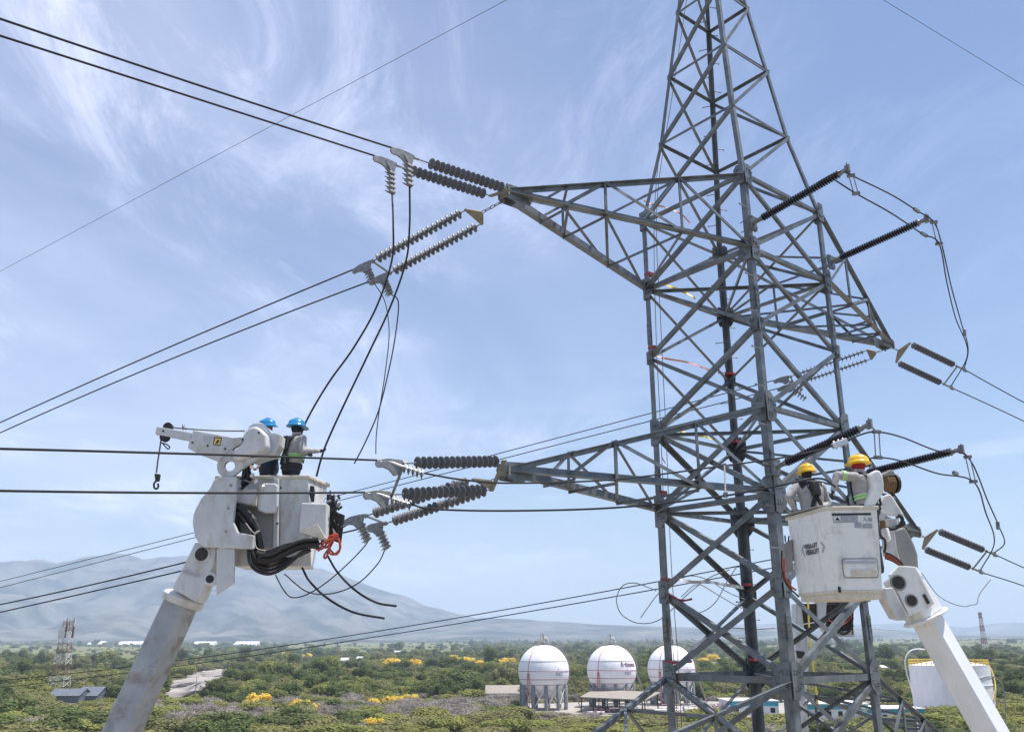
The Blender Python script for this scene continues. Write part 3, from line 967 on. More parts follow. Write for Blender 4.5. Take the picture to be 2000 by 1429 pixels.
yw, ybk = node('W', 'B').y, node('B', 'B').y
tape([at(1258, 392, yw), at(1275, 400, yw), at(1300, 405, yw), at(1330, 418, yw), at(1350, 438, yw)], 0.05, M_OTAPE, 'orange tape tied at the left leg by the upper arm')
tape([at(1290, 553, yw - .2), at(1315, 562, yw), at(1340, 572, yw), at(1358, 583, yw)], 0.07, M_YTAPE, 'yellow tape below the upper left arm joint')
tape([at(1272, 693, yw), at(1300, 700, yw), at(1345, 708, yw + .3), at(1385, 722, yw + .6)], 0.045, M_OTAPE, 'orange tape crossing the bay at half height of the tower')
tape([at(1328, 842, yw), at(1350, 848, yw), at(1375, 852, yw), at(1398, 860, yw + .3)], 0.055, M_YTAPE, 'yellow tape at the joint of the middle left arm')
tape([at(1315, 1128, yw - .2), at(1350, 1136, yw - .2), at(1385, 1136, yw), at(1420, 1142, yw), at(1452, 1147, yw + .5)], 0.075, M_WTAPE, 'white printed tape across the bay above the slack loops')
tape([at(1305, 1158, yw - .3), at(1318, 1168, yw - .3), at(1335, 1172, yw - .3), at(1352, 1169, yw - .3)], 0.05, M_RTAPE, 'loose red tape end beside the left tower leg')
tape([at(1300, 1290, yw - .2), at(1330, 1293, yw - .2), at(1352, 1291, yw)], 0.045, M_RTAPE, 'red tape at the left leg in front of the third sphere')
tape([at(1289, 868, yw - .4), at(1292, 890, yw - .4), at(1300, 905, yw - .4)], 0.04, M_RTAPE, 'red cord dangling below the middle arm joint')
for c, y_px, m in (('W', 537, 0), ('W', 680, 0), ('W', 962, 0), ('W', 1132, 0), ('W', 1293, 0), ('B', 733, 0), ('B', 865, 0), ('B', 1142, 0), ('B', 1287, 0)):
    lo, hi = 15.0, 31.0
    for _ in range(40):
        mid = (lo + hi) / 2
        if to_px(leg_at(c, mid))[1] > y_px:
            lo = mid
        else:
            hi = mid
    p = leg_at(c, mid)
    sx, sy = COR[c]
    MB().box(p - AX * sx * 0.09 - AY * sy * 0.09, (0.095, 0.095, 0.034), (AX, AY, UP)).build('tape_band', M_RTAPE, tower)

# ================================================================== aerial lifts
def slab(pts, Y, th, hole=None):
    """outline on the plane y=Y, given real thickness th away from the camera"""
    m = MB()
    f = [at(x, y, Y) for x, y in pts]
    if hole is None:
        m.hexa(f, [p + V((0, th, 0)) for p in f])
        return m
    h = [at(x, y, Y) for x, y in hole]
    tri = tessellate_polygon([f, h])
    allv = f + h
    n = len(allv)
    vs = allv + [p + V((0, th, 0)) for p in allv]
    fs = [tuple(t) for t in tri] + [tuple(i + n for i in reversed(t)) for t in tri]
    for base, cnt in ((0, len(f)), (len(f), len(h))):
        for i in range(cnt):
            a, b = base + i, base + (i + 1) % cnt
            fs.append((a, b, b + n, a + n))
    return m.add(vs, fs)


def conv(ox, oy, s):
    return lambda *p: [(ox + a / s, oy + b / s) for a, b in p]


def box_loft(p, q, w0, h0, w1, h1, rot, ref=V((0, 1, 0)), ch=0.16):
    """chamfered box section tube from p to q, rolled by rot about its own axis"""
    ax = (q - p).normalized()
    u = (ref - ax * ref.dot(ax)).normalized()
    w = ax.cross(u)
    rings = []
    for c, ww, hh in ((p, w0, h0), (q, w1, h1)):
        k = ch * min(ww, hh)
        pr = [(ww - k, hh), (ww, hh - k), (ww, -hh + k), (ww - k, -hh), (-ww + k, -hh), (-ww, -hh + k), (-ww, hh - k), (-ww + k, hh)]
        cs, sn = math.cos(rot), math.sin(rot)
        rings.append([c + w * (a * cs - b * sn) + u * (a * sn + b * cs) for a, b in pr])
    return MB().loft(rings)


def bolt_heads(pxs, Y, parent, r=0.016, m=None):
    for x, y in pxs:
        MB().lathe(at(x, y, Y), V((0, -1, 0)), [(0, r), (0.012, r), (0.013, r * 0.6)], 8).build('bolt', m or M_DARK, parent)


def tubes(name, pxY, r, m, parent, sub=6):
    return MB().tube(spline([at(*p) for p in pxY], sub), r, 8).build(name, m, parent, True)


# ---------------------------------------------------------------- left lift
YL = 13.55
r1 = conv(200, 780, 3.323)
r3 = conv(300, 810, 7.692)
b0, b1 = at(359, 1166, YL + 0.35), at(240, 1425, YL + 0.35)
foot = b0 + (b1 - b0) * ((b0.z - 1.6) / (b0.z - b1.z))
lift = thing('aerial_lift', V((foot.x, foot.y, 0)), 'white aerial lift with jib winch on the left, holding two workers', 'aerial lift')
box_loft(b0, foot, 0.20, 0.20, 0.30, 0.30, R(-13)).build('boom', M_BOOM, lift)
MB().box((foot.x, foot.y, 0.85), (1.1, 1.1, 0.85)).build('turret', M_GRP, lift, bevel=0.08)
axb = (b0 - b1).normalized()
MB().lathe(at(357, 1172, YL + 0.35) - axb * 0.06, axb, [(0, 0.30), (0.02, 0.315), (0.10, 0.325), (0.13, 0.30), (0.17, 0.22)], 24).build('boom_collar', M_GRP, lift, True)
slab(r1((600, 925), (740, 958), (728, 1060), (690, 1150), (655, 1240), (618, 1320), (450, 1225), (520, 1090)), YL - 0.02, 0.36).build('boom_head', M_GRP, lift, bevel=0.02)
c = at(*r1((645, 1003))[0], YL - 0.03)
MB().lathe(c, V((0, 1, 0)), [(-0.012, 0.118), (0.0, 0.135), (0.02, 0.135)], 24).build('hole_rim', M_GRP, lift, True)
MB().lathe(c - V((0, 0.016, 0)), V((0, 1, 0)), [(0, 0.10), (0.02, 0.10)], 24).build('pivot_hole_shade', M_DARK, lift)  # dark disc on the solid plate, coloured for the shade inside the hole
c = at(*r1((705, 1165))[0], YL + 0.0)
MB().lathe(c, V((0, 1, 0)), [(-0.05, 0.10), (0.1, 0.10)], 20).build('pivot_pin', M_GRP, lift, True)
MB().lathe(c - V((0, 0.06, 0)), V((0, 1, 0)), [(0, 0.06), (0.05, 0.06)], 16).build('pin_hole_shade', M_BLACK, lift)  # black disc painted in for the shade of the pin bore
slab(r1((740, 965), (858, 965), (855, 1190), (738, 1270)), YL - 0.10, 0.05).build('cover_plate', M_GRP, lift, bevel=0.012)
side = r1((758, 497), (870, 500), (866, 600), (848, 790), (880, 862), (985, 880), (980, 970), (760, 960), (660, 957), (625, 935), (598, 885), (583, 800), (590, 745), (605, 705), (640, 640), (700, 570), (722, 520))
slab(side, YL - 0.16, 0.10).build('side_plate', M_GRP, lift, bevel=0.018)
slab(side, YL + 0.52, 0.10).build('side_plate', M_GRP, lift, bevel=0.018)
slab(r1((700, 640), (845, 640), (835, 780), (860, 930), (650, 930), (620, 800)), YL - 0.06, 0.58).build('turntable_core', M_DARK, lift)
bolt_heads(r1((834, 556), (818, 705), (802, 855)), YL - 0.16, lift, 0.02, M_GREY)
# jib
slab(r3((45, 170), (585, 268), (560, 388), (20, 288)), YL - 0.05, 0.09).build('jib_tip', M_GRP, lift, bevel=0.008)
for px in ((208, 180), (160, 328)):
    MB().lathe(at(*r3(px)[0], YL - 0.04), V((0, 1, 0)), [(0, 0.075), (0.02, 0.06), (0.045, 0.06), (0.065, 0.075)], 18).build('sheave', M_BLACK, lift, True)
slab(r3((590, 225), (900, 282), (1200, 338), (1340, 330), (1320, 430), (1120, 540), (990, 690), (900, 665), (700, 592), (510, 500), (530, 400), (572, 330)), YL - 0.10, 0.17).build('jib_arm', M_GRP, lift, bevel=0.012)
bolt_heads(r3((585, 415), (812, 462), (1075, 510), (145, 243)), YL - 0.10, lift, 0.017)
slab(r3((906, 330), (1026, 344), (1000, 462), (893, 450)), YL - 0.106, 0.01).build('warning_label', M_INK, lift)
slab(r3((922, 345), (1012, 357), (990, 448), (906, 440)), YL - 0.110, 0.008).build('warning_label', M_LABEL, lift)
slab(r3((960, 372), (990, 378), (962, 430), (925, 436), (945, 400)), YL - 0.114, 0.008).build('warning_symbol', M_INK, lift)
for k in range(5):
    slab(r3((740, 305 + 22 * k), (890 - 12 * k, 328 + 22 * k), (889 - 12 * k, 334 + 22 * k), (739, 311 + 22 * k)), YL - 0.106, 0.008).build('label_print', M_INKL, lift)
cover = r3((1440, 160), (1500, 122), (1565, 106), (1640, 122), (1700, 175), (1745, 262), (1912, 292), (1890, 450), (1800, 595), (1620, 650), (1480, 700), (1300, 600), (1310, 380))
slab(cover, YL + 0.10, 0.32).build('winch_housing', M_GRP, lift, bevel=0.02)
slab(r3((1385, 232), (1440, 182), (1520, 160), (1600, 200), (1692, 290), (1712, 480), (1640, 540), (1450, 600), (1250, 690), (1172, 650), (1190, 520), (1325, 432), (1335, 310)), YL - 0.20, 0.30).build('winch_cover', M_GRP, lift, bevel=0.045, seg=3)
bolt_heads(r3((1338, 372), (1582, 270)), YL - 0.20, lift, 0.018)
hx = [(300 + (1140 + 82 * math.cos(a)) / 7.692, 810 + (765 + 78 * math.sin(a)) / 7.692) for a in [i * math.pi / 10 for i in range(20)]]
slab(r3((1160, 480), (1060, 560), (990, 640), (950, 740), (952, 810), (975, 880), (1030, 922), (1190, 922), (1300, 830), (1420, 740), (1560, 650), (1400, 640), (1250, 620)), YL - 0.08, 0.08, hx).build('jib_bracket', M_GRP, lift)
tubes('winch_rope', [(*r3((285, 188))[0], YL), (*r3((450, 205))[0], YL), (*r3((900, 235))[0], YL), (*r3((1370, 242))[0], YL)], 0.012, M_ROPE, lift)
for a in range(7):
    p = at(*r3((445, 195))[0], YL)
    MB().tube([p, p + V((math.cos(a * 2.4) * 0.05, math.sin(a * 1.7) * 0.04, math.sin(a * 2.4) * 0.05))], 0.006, 5).build('rope_end', M_ROPE, lift)
tubes('load_line', [(*r3((115, 360))[0], YL), (*r3((105, 420))[0], YL), (*r3((85, 560))[0], YL), (*r3((62, 700))[0], YL), (*r3((42, 870))[0], YL)], 0.013, M_ROPE, lift)
tubes('rope_loop', [(*r3((120, 420))[0], YL), (*r3((190, 440))[0], YL), (*r3((240, 480))[0], YL), (*r3((222, 512))[0], YL), (*r3((190, 490))[0], YL), (*r3((140, 432))[0], YL)], 0.010, M_BLACK, lift)
hk = thing('hook_block', at(*r3((40, 880))[0], YL), 'rusty hook block hanging from the jib line', 'hook')
slab(r3((8, 878), (88, 886), (70, 990), (20, 995)), YL - 0.03, 0.07).build('block', M_DARK, hk, bevel=0.01)
tubes('hook', [(*r3((42, 985))[0], YL), (*r3((8, 1030))[0], YL), (*r3((10, 1090))[0], YL), (*r3((45, 1108))[0], YL), (*r3((72, 1075))[0], YL), (*r3((62, 1030))[0], YL)], 0.016, M_DARK, hk)
# bucket
bk = thing('lift_bucket', at(530, 1110, 14.3), 'grimy white two-man bucket on the left with hoses and a tool panel', 'bucket')


def bucket(rim_px, bot_px, parent, m_body, m_rim, rim_h=0.05, lip=0.05):
    """tapered tub: outlines given as (x, y, Y) for the front corners"""
    top = [at(*p) for p in rim_px]
    bot = [at(*p) for p in bot_px]
    zt = top[0].z
    zb = bot[0].z
    top = [V((p.x, p.y, zt)) for p in top]
    bot = [V((p.x, p.y, zb)) for p in bot]
    ct, cb_ = sum(top, V()) / len(top), sum(bot, V()) / len(bot)
    wall = lambda p, c, k: c + (p - c) * k
    m = MB()
    n = len(top)
    inn_t, inn_b = [wall(p, ct, 0.93) for p in top], [wall(p, cb_, 0.93) + V((0, 0, 0.35)) for p in bot]
    vs = bot + top + inn_t + inn_b
    fs = [tuple(range(n))[::-1], tuple(range(3 * n, 4 * n))]
    for r in range(3):
        fs += [(r * n + i, r * n + (i + 1) % n, (r + 1) * n + (i + 1) % n, (r + 1) * n + i) for i in range(n)]
    m.add(vs, fs).build('tub', m_body, parent, bevel=0.035, seg=3)
    m = MB()
    o_t = [wall(p, ct, 1 + lip) for p in top]
    rr = [[p - V((0, 0, rim_h)) for p in o_t], [p + V((0, 0, 0.012)) for p in o_t], [p + V((0, 0, 0.012)) for p in inn_t], [p - V((0, 0, rim_h)) for p in inn_t]]
    vs = [p for r in rr for p in r]
    fs = []
    for r in range(4):
        fs += [(r * n + i, r * n + (i + 1) % n, ((r + 1) % 4) * n + (i + 1) % n, ((r + 1) % 4) * n + i) for i in range(n)]
    m.add(vs, fs).build('rim', m_rim, parent, bevel=0.015)
    return zt, zb


bucket([(425, 930, 14.0), (602, 929, 14.0), (640, 950, 14.75), (472, 950, 14.85)], [(459, 1106, 14.0), (608, 1114, 14.0), (612, 1110, 14.62), (480, 1108, 14.65)], bk, M_GRP, M_CREAM)
Yb = 13.93
slab(r1((870, 690), (1110, 690), (1108, 960), (870, 960)), Yb, 0.08).build('mount_panel', M_GREY, bk)
slab(r1((862, 568), (1005, 580), (1000, 692), (858, 664)), YL + 0.12, 0.20).build('cross_beam', M_GRP, bk, bevel=0.015)
slab(r1((1008, 540), (1120, 543), (1138, 556), (1136, 690), (1118, 735), (1050, 735), (1005, 716)), YL + 0.16, 0.10).build('access_cover', M_GRP, bk, bevel=0.02)
slab(r1((1112, 510), (1140, 510), (1138, 960), (1106, 960)), Yb - 0.04, 0.10).build('corner_rib', M_GRP, bk, bevel=0.01)
bolt_heads(r1((1158, 572), (1136, 804), (1078, 626)), Yb - 0.05, bk, 0.018)
slab(r1((1348, 556), (1370, 560), (1376, 600), (1370, 662), (1354, 662), (1340, 610)), Yb - 0.05, 0.06).build('grab_handle', M_BLACK, bk, bevel=0.01)
cb0 = r1((1290, 668), (1458, 674), (1452, 905), (1400, 905), (1275, 860))
slab(cb0, YL - 0.10, 0.24).build('control_box', M_GRP, bk, bevel=0.02)
slab(r1((1275, 858), (1395, 800), (1452, 902), (1400, 903)), YL - 0.115, 0.10).build('control_box_base', M_CREAM, bk, bevel=0.01)
# tool panel: plate with rows of hydraulic couplings
slab(r1((1462, 705), (1572, 750), (1548, 935), (1458, 900)), YL + 0.22, 0.03).build('tool_panel', M_DARK, bk)
rr_ = random.Random(3)
for k in range(15):
    x, y = 1462 + rr_.random() * 85, 640 + rr_.random() * 230
    x0, y0 = r1((x, y))[0]
    p = at(x0, y0, YL + 0.1 + rr_.random() * 0.15)
    MB().lathe(p, V((rr_.uniform(-.3, .5), rr_.uniform(-1, .3), rr_.uniform(-1, 1))), [(0, .012), (.03, .022), (.09, .022), (.1, .012), (.16, .012)], 8).build('coupling', rr_.choice([M_DARK, M_BLACK, M_STEEL2, M_DARK]), bk, True)
slab(r1((1455, 612), (1500, 622), (1512, 700), (1502, 880), (1455, 895)), YL + 0.30, 0.12).build('valve_bank', M_BLACK, bk)
tubes('lever', [(*r1((1528, 715))[0], YL + .1), (*r1((1555, 692))[0], YL + .1)], 0.020, M_BLACK, bk)
tubes('lever', [(*r1((1505, 720))[0], YL + .1), (*r1((1524, 645))[0], YL + .1)], 0.012, M_BLACK, bk)
for k, ln in enumerate(([(1400, 985), (1440, 930), (1520, 900), (1545, 960), (1500, 1005), (1470, 985), (1475, 930), (1530, 870)], [(1395, 950), (1450, 905), (1500, 880), (1490, 935), (1440, 1010), (1455, 1020), (1500, 890)],
                        [(1385, 970), (1430, 965), (1480, 900), (1510, 870), (1535, 905), (1540, 975), (1512, 1005), (1475, 970)], [(1420, 890), (1480, 920), (1450, 960), (1420, 930), (1450, 890)])):
    tubes('red_hose', [(*p, YL + 0.05 * k) for p in r1(*ln)], 0.016, M_RED, bk)
tubes('hose_sleeve', [(*p, YL - 0.05) for p in r1((1010, 1040), (1100, 1035), (1200, 985), (1300, 945), (1405, 940))], 0.062, M_BLACK, bk)
for k in range(3):
    tubes('hydraulic_hose', [(*p, YL - 0.12 + 0.09 * k) for p in r1((1000, 990 + 10 * k), (1080, 1012 - 12 * k), (1180, 965 - 8 * k), (1290, 918 + 6 * k), (1400, 905 + 18 * k))], 0.027, M_BLACK, bk)
tubes('hose_sleeve', [(*p, YL + 0.02) for p in r1((885, 700), (950, 760), (1000, 830), (1020, 920), (1040, 1000), (1085, 1030))], [0.07] * 10 + [0.05] * 21, M_BLACK, bk)
for k in range(3):
    tubes('hydraulic_hose', [(*p, YL - 0.04 + 0.05 * k) for p in r1((880 + 8 * k, 735 + 22 * k), (930 + 16 * k, 800 + 12 * k), (960 + 22 * k, 880), (965 + 20 * k, 970), (1000 + 20 * k, 1040))], 0.024, M_BLACK if k else M_DARK, bk)
for k in range(4):
    tubes('hydraulic_hose', [(*p, YL - 0.1 + 0.07 * k) for p in r1((945 + 22 * k, 960), (955 + 26 * k, 1050), (1000 + 24 * k, 1108 - 14 * k), (1085, 1130 - 24 * k), (1175, 1092 - 20 * k), (1250 - 6 * k, 1030), (1310 + 14 * k, 975))], 0.026, M_BLACK, bk)
for k in range(3):
    tubes('hydraulic_hose', [(*p, YL + 0.0 + 0.05 * k) for p in r1((900, 520 + 30 * k), (920 + 20 * k, 480 + 20 * k), (905 + 20 * k, 420))], 0.022, M_BLACK, bk)
tubes('thin_line', [(*p, YL - 0.1) for p in r1((930, 800), (985, 865), (1020, 850), (990, 870), (1000, 960), (1060, 980))], 0.006, M_CREAM, bk)
for px in ((960, 505), (985, 545), (1030, 580)):
    MB().lathe(at(*r1(px)[0], YL), V((0.6, -0.3, 0.6)), [(0, .012), (.02, .03), (.07, .03), (.08, .012)], 8).build('shackle', M_WIRE_NEW, bk, True)
slab(r1((905, 470), (930, 440), (950, 520), (900, 560)), YL + 0.05, 0.1).build('hose_guide', M_BLACK, bk)
tubes('tool_strap', [(*p, YL + 0.02) for p in r1((868, 500), (990, 545), (1002, 515))], 0.012, M_STEEL2, bk)

# ---------------------------------------------------------------- right lift
YR = 13.15
q0, q1 = at(1808, 1205, 13.75), at(1935, 1429, 13.75)
foot = q0 + (q1 - q0) * ((q0.z - 1.6) / (q0.z - q1.z))
lf2 = thing('aerial_lift', V((foot.x, foot.y, 0)), 'white aerial lift with a square boom rising from the lower right corner', 'aerial lift')
box_loft(q0, foot, 0.175, 0.175, 0.28, 0.28, R(38)).build('boom', M_CLEAN, lf2)
MB().box((foot.x, foot.y, 0.85), (1.1, 1.1, 0.85)).build('turret', M_GRP2, lf2, bevel=0.08)
axr = (q0 - q1).normalized()
MB().lathe(q0 - axr * 0.02, axr, [(0, 0.335), (0.012, 0.345), (0.028, 0.345), (0.04, 0.33)], 32).build('boom_collar', M_GRP2, lf2, True)
r5 = conv(1600, 1150, 5.0)
box_loft(at(1757, 1122, 13.75), at(1806, 1203, 13.75), 0.20, 0.22, 0.215, 0.22, R(22)).build('boom_head', M_GRP2, lf2, bevel=0.015)
hd = slab(r5((640, -10), (720, -20), (872, 262), (848, 305), (760, 285), (660, 110)), 13.42, 0.30)
hd.build('head_side', M_GRP, lf2, bevel=0.015)
slab([(1738, 1122), (1756, 1104), (1788, 1106), (1808, 1144), (1826, 1178), (1815, 1186), (1776, 1203)], 13.47, 0.08).build('face_plate', M_GRP2, lf2, bevel=0.012)
for x, y, rad in ((1754, 1137, 0.105), (1780, 1172, 0.085)):
    c = at(x, y, 13.465)
    nrm = V((0, -1, 0))
    MB().lathe(c - nrm * 0.01, nrm, [(0, rad * 1.15), (0.018, rad * 1.15), (0.022, rad)], 22).build('hole_rim', M_GREY, lf2, True)
    MB().lathe(c - nrm * 0.01, nrm, [(0, rad * 0.9), (0.026, rad * 0.9)], 22).build('pivot_hole_shade', M_DARK, lf2)  # flat dark disc in place of each shaded opening
p, q = at(1804, 1160, 13.46), at(1814, 1178, 13.46)
MB().tube([p, q], 0.025, 6).build('slot_shade', M_DARK, lf2)  # dark bar laid on the plate for the shade in its slit
r7 = conv(1700, 900, 6.495)
slab(r7((300, 870), (440, 835), (500, 930), (560, 1050), (605, 1180), (622, 1420), (500, 1370), (400, 1300), (330, 1120)), 14.25, 0.22).build('knuckle_fairing', M_GREY, lf2, bevel=0.03)
slab(r7((180, 850), (310, 860), (345, 1130), (400, 1310), (200, 1190)), 14.05, 0.16).build('knuckle_core', M_GRP, lf2, bevel=0.02)
for k in range(5):
    tubes('hydraulic_hose', [(*pp, 13.75 + 0.04 * k) for pp in r7((185, 1165 + 16 * k), (270, 1195 + 16 * k), (370, 1265 + 14 * k), (420, 1340 + 10 * k))], 0.017, M_RED if k % 2 else M_DARK, lf2)
# jib winch beside the bucket
r7s = lambda pts, Y, th: slab(r7(*pts), Y, th)
r7s([(-15, 190), (20, 140), (75, 108), (130, 120), (165, 195), (180, 300), (178, 385), (60, 570), (-70, 585), (-20, 430), (10, 330)], 12.95, 0.30).build('jib_elbow', M_GRP2, lf2, bevel=0.03)
c = at(*r7((178, 285))[0], 13.45)
MB().lathe(c, V((1, 0.12, 0)), [(0, 0.09), (0.015, 0.112), (0.06, 0.122), (0.10, 0.124), (0.145, 0.112), (0.15, 0.09)], 20).build('rope_drum', M_ROPE_T, lf2, True)
for k in range(5):
    cc = c + V((1, 0.12, 0)).normalized() * (0.025 + 0.026 * k)
    ring = [cc + V((0, math.cos(a), math.sin(a))) * 0.124 for a in [i * math.pi / 9 for i in range(19)]]
    MB().tube(ring, 0.012, 5).build('rope_turn', M_ROPE_T, lf2, True)
MB().lathe(c + V((0.155, 0.02, 0)), V((1, 0.12, 0)), [(0, 0.15), (0.04, 0.145), (0.05, 0.1)], 20).build('drum_flange', M_DARK, lf2, True)
slab(r7((175, 165), (240, 110), (300, 118), (325, 180), (180, 190)), 13.36, 0.2).build('drum_guard', M_GREY, lf2, bevel=0.02)
r7s([(140, 505), (180, 440), (250, 405), (290, 450), (445, 690), (330, 690), (205, 680), (130, 610)], 13.70, 0.12).build('visor', M_GRP2, lf2, bevel=0.03)
r7s([(75, 560), (190, 680), (190, 750), (80, 750)], 13.55, 0.2).build('jib_base', M_GRP, lf2, bevel=0.02)
MB().lathe(at(*r7((270, 790))[0], 13.75) + V((0, 0, 0.07)), V((0, 0, -1)), [(0, .04), (.01, .10), (.12, .10), (.15, .05)], 16).build('motor_cap', M_GRP, lf2, True)
MB().lathe(at(*r7((185, 850))[0], 13.6), V((0.1, 0, -1)), [(0, .04), (.02, .052), (.18, .052), (.2, .03)], 14).build('canister', M_GRP2, lf2, True)
MB().lathe(at(*r7((150, 760))[0], 13.6), V((0, 0, -1)), [(0, .045), (.1, .045)], 12).build('fitting', M_ROPE_T, lf2, True)
tubes('hydraulic_hose', [(*pp, 13.6) for pp in r7((200, 850), (300, 855), (390, 800), (400, 720), (350, 690))], 0.03, M_BLACK, lf2)
tubes('hydraulic_hose', [(*pp, 13.65) for pp in r7((220, 860), (340, 845), (420, 810), (430, 775), (400, 760))], 0.018, M_BLACK, lf2)
tubes('hydraulic_hose', [(*pp, 13.5) for pp in r7((95, 850), (130, 950), (180, 1000), (190, 1090), (175, 1160))], 0.02, M_DARK, lf2)
tubes('tag_line', [at and (1800, 1118, 13.6), (1830, 1160, 13.7), (1860, 1178, 13.8), (1885, 1184, 13.9), (1895, 1181, 13.9), (1908, 1178, 13.9), (1913, 1160, 14.0), (1935, 1131, 14.2)], 0.006, M_ROPE, lf2)

bk2 = thing('lift_bucket', at(1640, 1160, 13.6), 'clean white bucket on the right with black lettering and a step pocket', 'bucket')
rimp = [(1614, 990, 13.0), (1713, 991, 12.95), (1650, 1012, 14.1), (1537, 1013, 14.15)]
botp = [(1636, 1158, 13.04), (1724, 1153, 13.0), (1672, 1161, 13.95), (1560, 1162, 13.98)]
zt2, zb2 = bucket(rimp, botp, bk2, M_GRP2, M_CREAM, 0.045, 0.045)


def face_frame(a, b, c_, d_):
    """a, b top corners, c, d bottom corners (same side): returns point(u, v) and normal"""
    n = (b - a).cross(c_ - a).normalized()
    if n.dot(CAM - a) < 0:
        n = -n
    return (lambda u, v, o=0.0: a.lerp(b, u).lerp(c_.lerp(d_, u), v) + n * o), n


def zfix(p, z):
    return V((p.x, p.y, z))


tR = [zfix(at(*p), zt2) for p in rimp]
bR = [zfix(at(*p), zb2) for p in botp]
fl, nl = face_frame(tR[3], tR[0], bR[3], bR[0])            # long left face
fr, nr = face_frame(tR[0], tR[1], bR[0], bR[1])            # short right face


def patch(fn, u0, v0, u1, v1, off, th, m, name, parent, bevel=0.0, rnd=0):
    if rnd:
        pts = []
        for cx_, cy_, a0 in ((u1 - rnd, v0 + rnd, -90), (u1 - rnd, v1 - rnd, 0), (u0 + rnd, v1 - rnd, 90), (u0 + rnd, v0 + rnd, 180)):
            for k in range(5):
                a = R(a0 + 22.5 * k)
                pts.append((cx_ + rnd * math.cos(a), cy_ + rnd * math.sin(a)))
    else:
        pts = [(u0, v0), (u1, v0), (u1, v1), (u0, v1)]
    f = [fn(u, v, off) for u, v in pts]
    g = [fn(u, v, off + th) for u, v in pts]
    return MB().hexa(f, g).build(name, m, parent, bevel=bevel)


def lettering(txt, fn, u0, v0, u1, v1, off, m, name, parent, shear=0.0):
    cu = bpy.data.curves.new('txt', 'FONT')
    cu.body = txt
    cu.size = 1.0
    cu.offset = 0.03
    to = bpy.data.objects.new('txt', cu)
    col.objects.link(to)
    bpy.context.view_layer.update()
    dg = bpy.context.evaluated_depsgraph_get()
    me = bpy.data.meshes.new_from_object(to.evaluated_get(dg))
    bpy.data.objects.remove(to)
    xs = [v.co.x for v in me.vertices]
    ys = [v.co.y for v in me.vertices]
    x0, x1, y0, y1 = min(xs), max(xs), min(ys), max(ys)
    for v in me.vertices:
        a, b = (v.co.x - x0) / (x1 - x0), (v.co.y - y0) / (y1 - y0)
        v.co = fn(u0 + (u1 - u0) * (a + shear * b), v1 + (v0 - v1) * b, off)
    me.materials.clear()
    me.materials.append(m)
    return place(name, me, parent)


lettering('VERSA-LIFT', fl, 0.36, 0.385, 0.70, 0.445, 0.022, M_INK, 'lettering', bk2)
lettering('VERSALIFT', fl, 0.38, 0.455, 0.72, 0.52, 0.022, M_INK, 'lettering', bk2)
for pts in (((0.27, 0.45), (0.34, 0.385), (0.36, 0.395), (0.30, 0.45), (0.36, 0.52), (0.34, 0.53)), ((0.86, 0.45), (0.79, 0.385), (0.77, 0.395), (0.83, 0.45), (0.77, 0.51), (0.79, 0.52))):
    f = [fl(u, v, 0.018) for u, v in pts]
    MB().hexa(f, [p + nl * 0.004 for p in f]).build('chevron_mark', M_INKL, bk2)
patch(fr, 0.09, 0.075, 0.87, 0.10, 0.004, 0.004, M_INK, 'decal_header', bk2)
patch(fr, 0.10, 0.10, 0.60, 0.185, 0.003, 0.003, M_INKG, 'warning_decal', bk2)
patch(fr, 0.52, 0.185, 0.66, 0.25, 0.003, 0.003, M_INKG, 'warning_decal', bk2)
patch(fr, 0.68, 0.20, 0.88, 0.255, 0.003, 0.003, M_INKG, 'warning_decal', bk2)
patch(fr, 0.12, 0.11, 0.25, 0.165, 0.0075, 0.003, M_GRP2, 'decal_ground', bk2)
f = [fr(u, v, 0.0115) for u, v in ((0.14, 0.158), (0.185, 0.115), (0.235, 0.158))]
MB().hexa(f, [p + nr * 0.002 for p in f]).build('warning_symbol', M_INK, bk2)
lettering('A M', fr, 0.70, 0.125, 0.88, 0.175, 0.006, M_INKG, 'lettering', bk2)
patch(fr, 0.17, 0.60, 0.93, 0.83, 0.003, 0.006, M_GREY, 'pocket_rim', bk2, rnd=0.05)
patch(fr, 0.19, 0.615, 0.91, 0.815, 0.010, 0.006, M_GRP2, 'step_pocket', bk2, rnd=0.045)
patch(fr, 0.34, 0.735, 0.88, 0.80, 0.017, 0.02, M_CREAM, 'step_tread', bk2, bevel=0.006)
patch(fr, 0.19, 0.63, 0.88, 0.665, 0.017, 0.01, M_INKL, 'step_lip', bk2, bevel=0.004)
patch(fr, 0.0, 0.962, 1.0, 1.0, -0.004, 0.010, M_CREAM, 'skid_strip', bk2, bevel=0.004)
patch(fl, 0.0, 0.962, 1.0, 1.0, -0.004, 0.010, M_CREAM, 'skid_strip', bk2, bevel=0.004)
patch(fr, 0.015, 0.925, 0.075, 0.99, 0.0, 0.03, M_BLACK, 'drain_plug', bk2, bevel=0.008)
cb2 = sum(bR, V()) / 4
fb = [cb2 + (p - cb2) * 0.97 for p in bR]
MB().hexa([p - V((0, 0, .085)) for p in fb], [p + V((0, 0, .02)) for p in fb]).build('base_skid', M_CREAM, bk2, bevel=0.02)
f0 = [tR[3] + V((-.06, 0, .02)), tR[3].lerp(tR[0], 0.82) + V((-.03, -.03, .03)), tR[3].lerp(tR[0], 0.86) + V((.16, .02, .045)), tR[3] + V((.22, .1, .03))]
MB().hexa(f0, [p + V((0, 0, 0.018)) for p in f0]).build('rim_cover', M_GREY, bk2, bevel=0.006)
slab([(1531, 1065), (1547, 1052), (1550, 1115), (1536, 1118)], 14.0, 0.2).build('side_box', M_GREY, bk2, bevel=0.01)
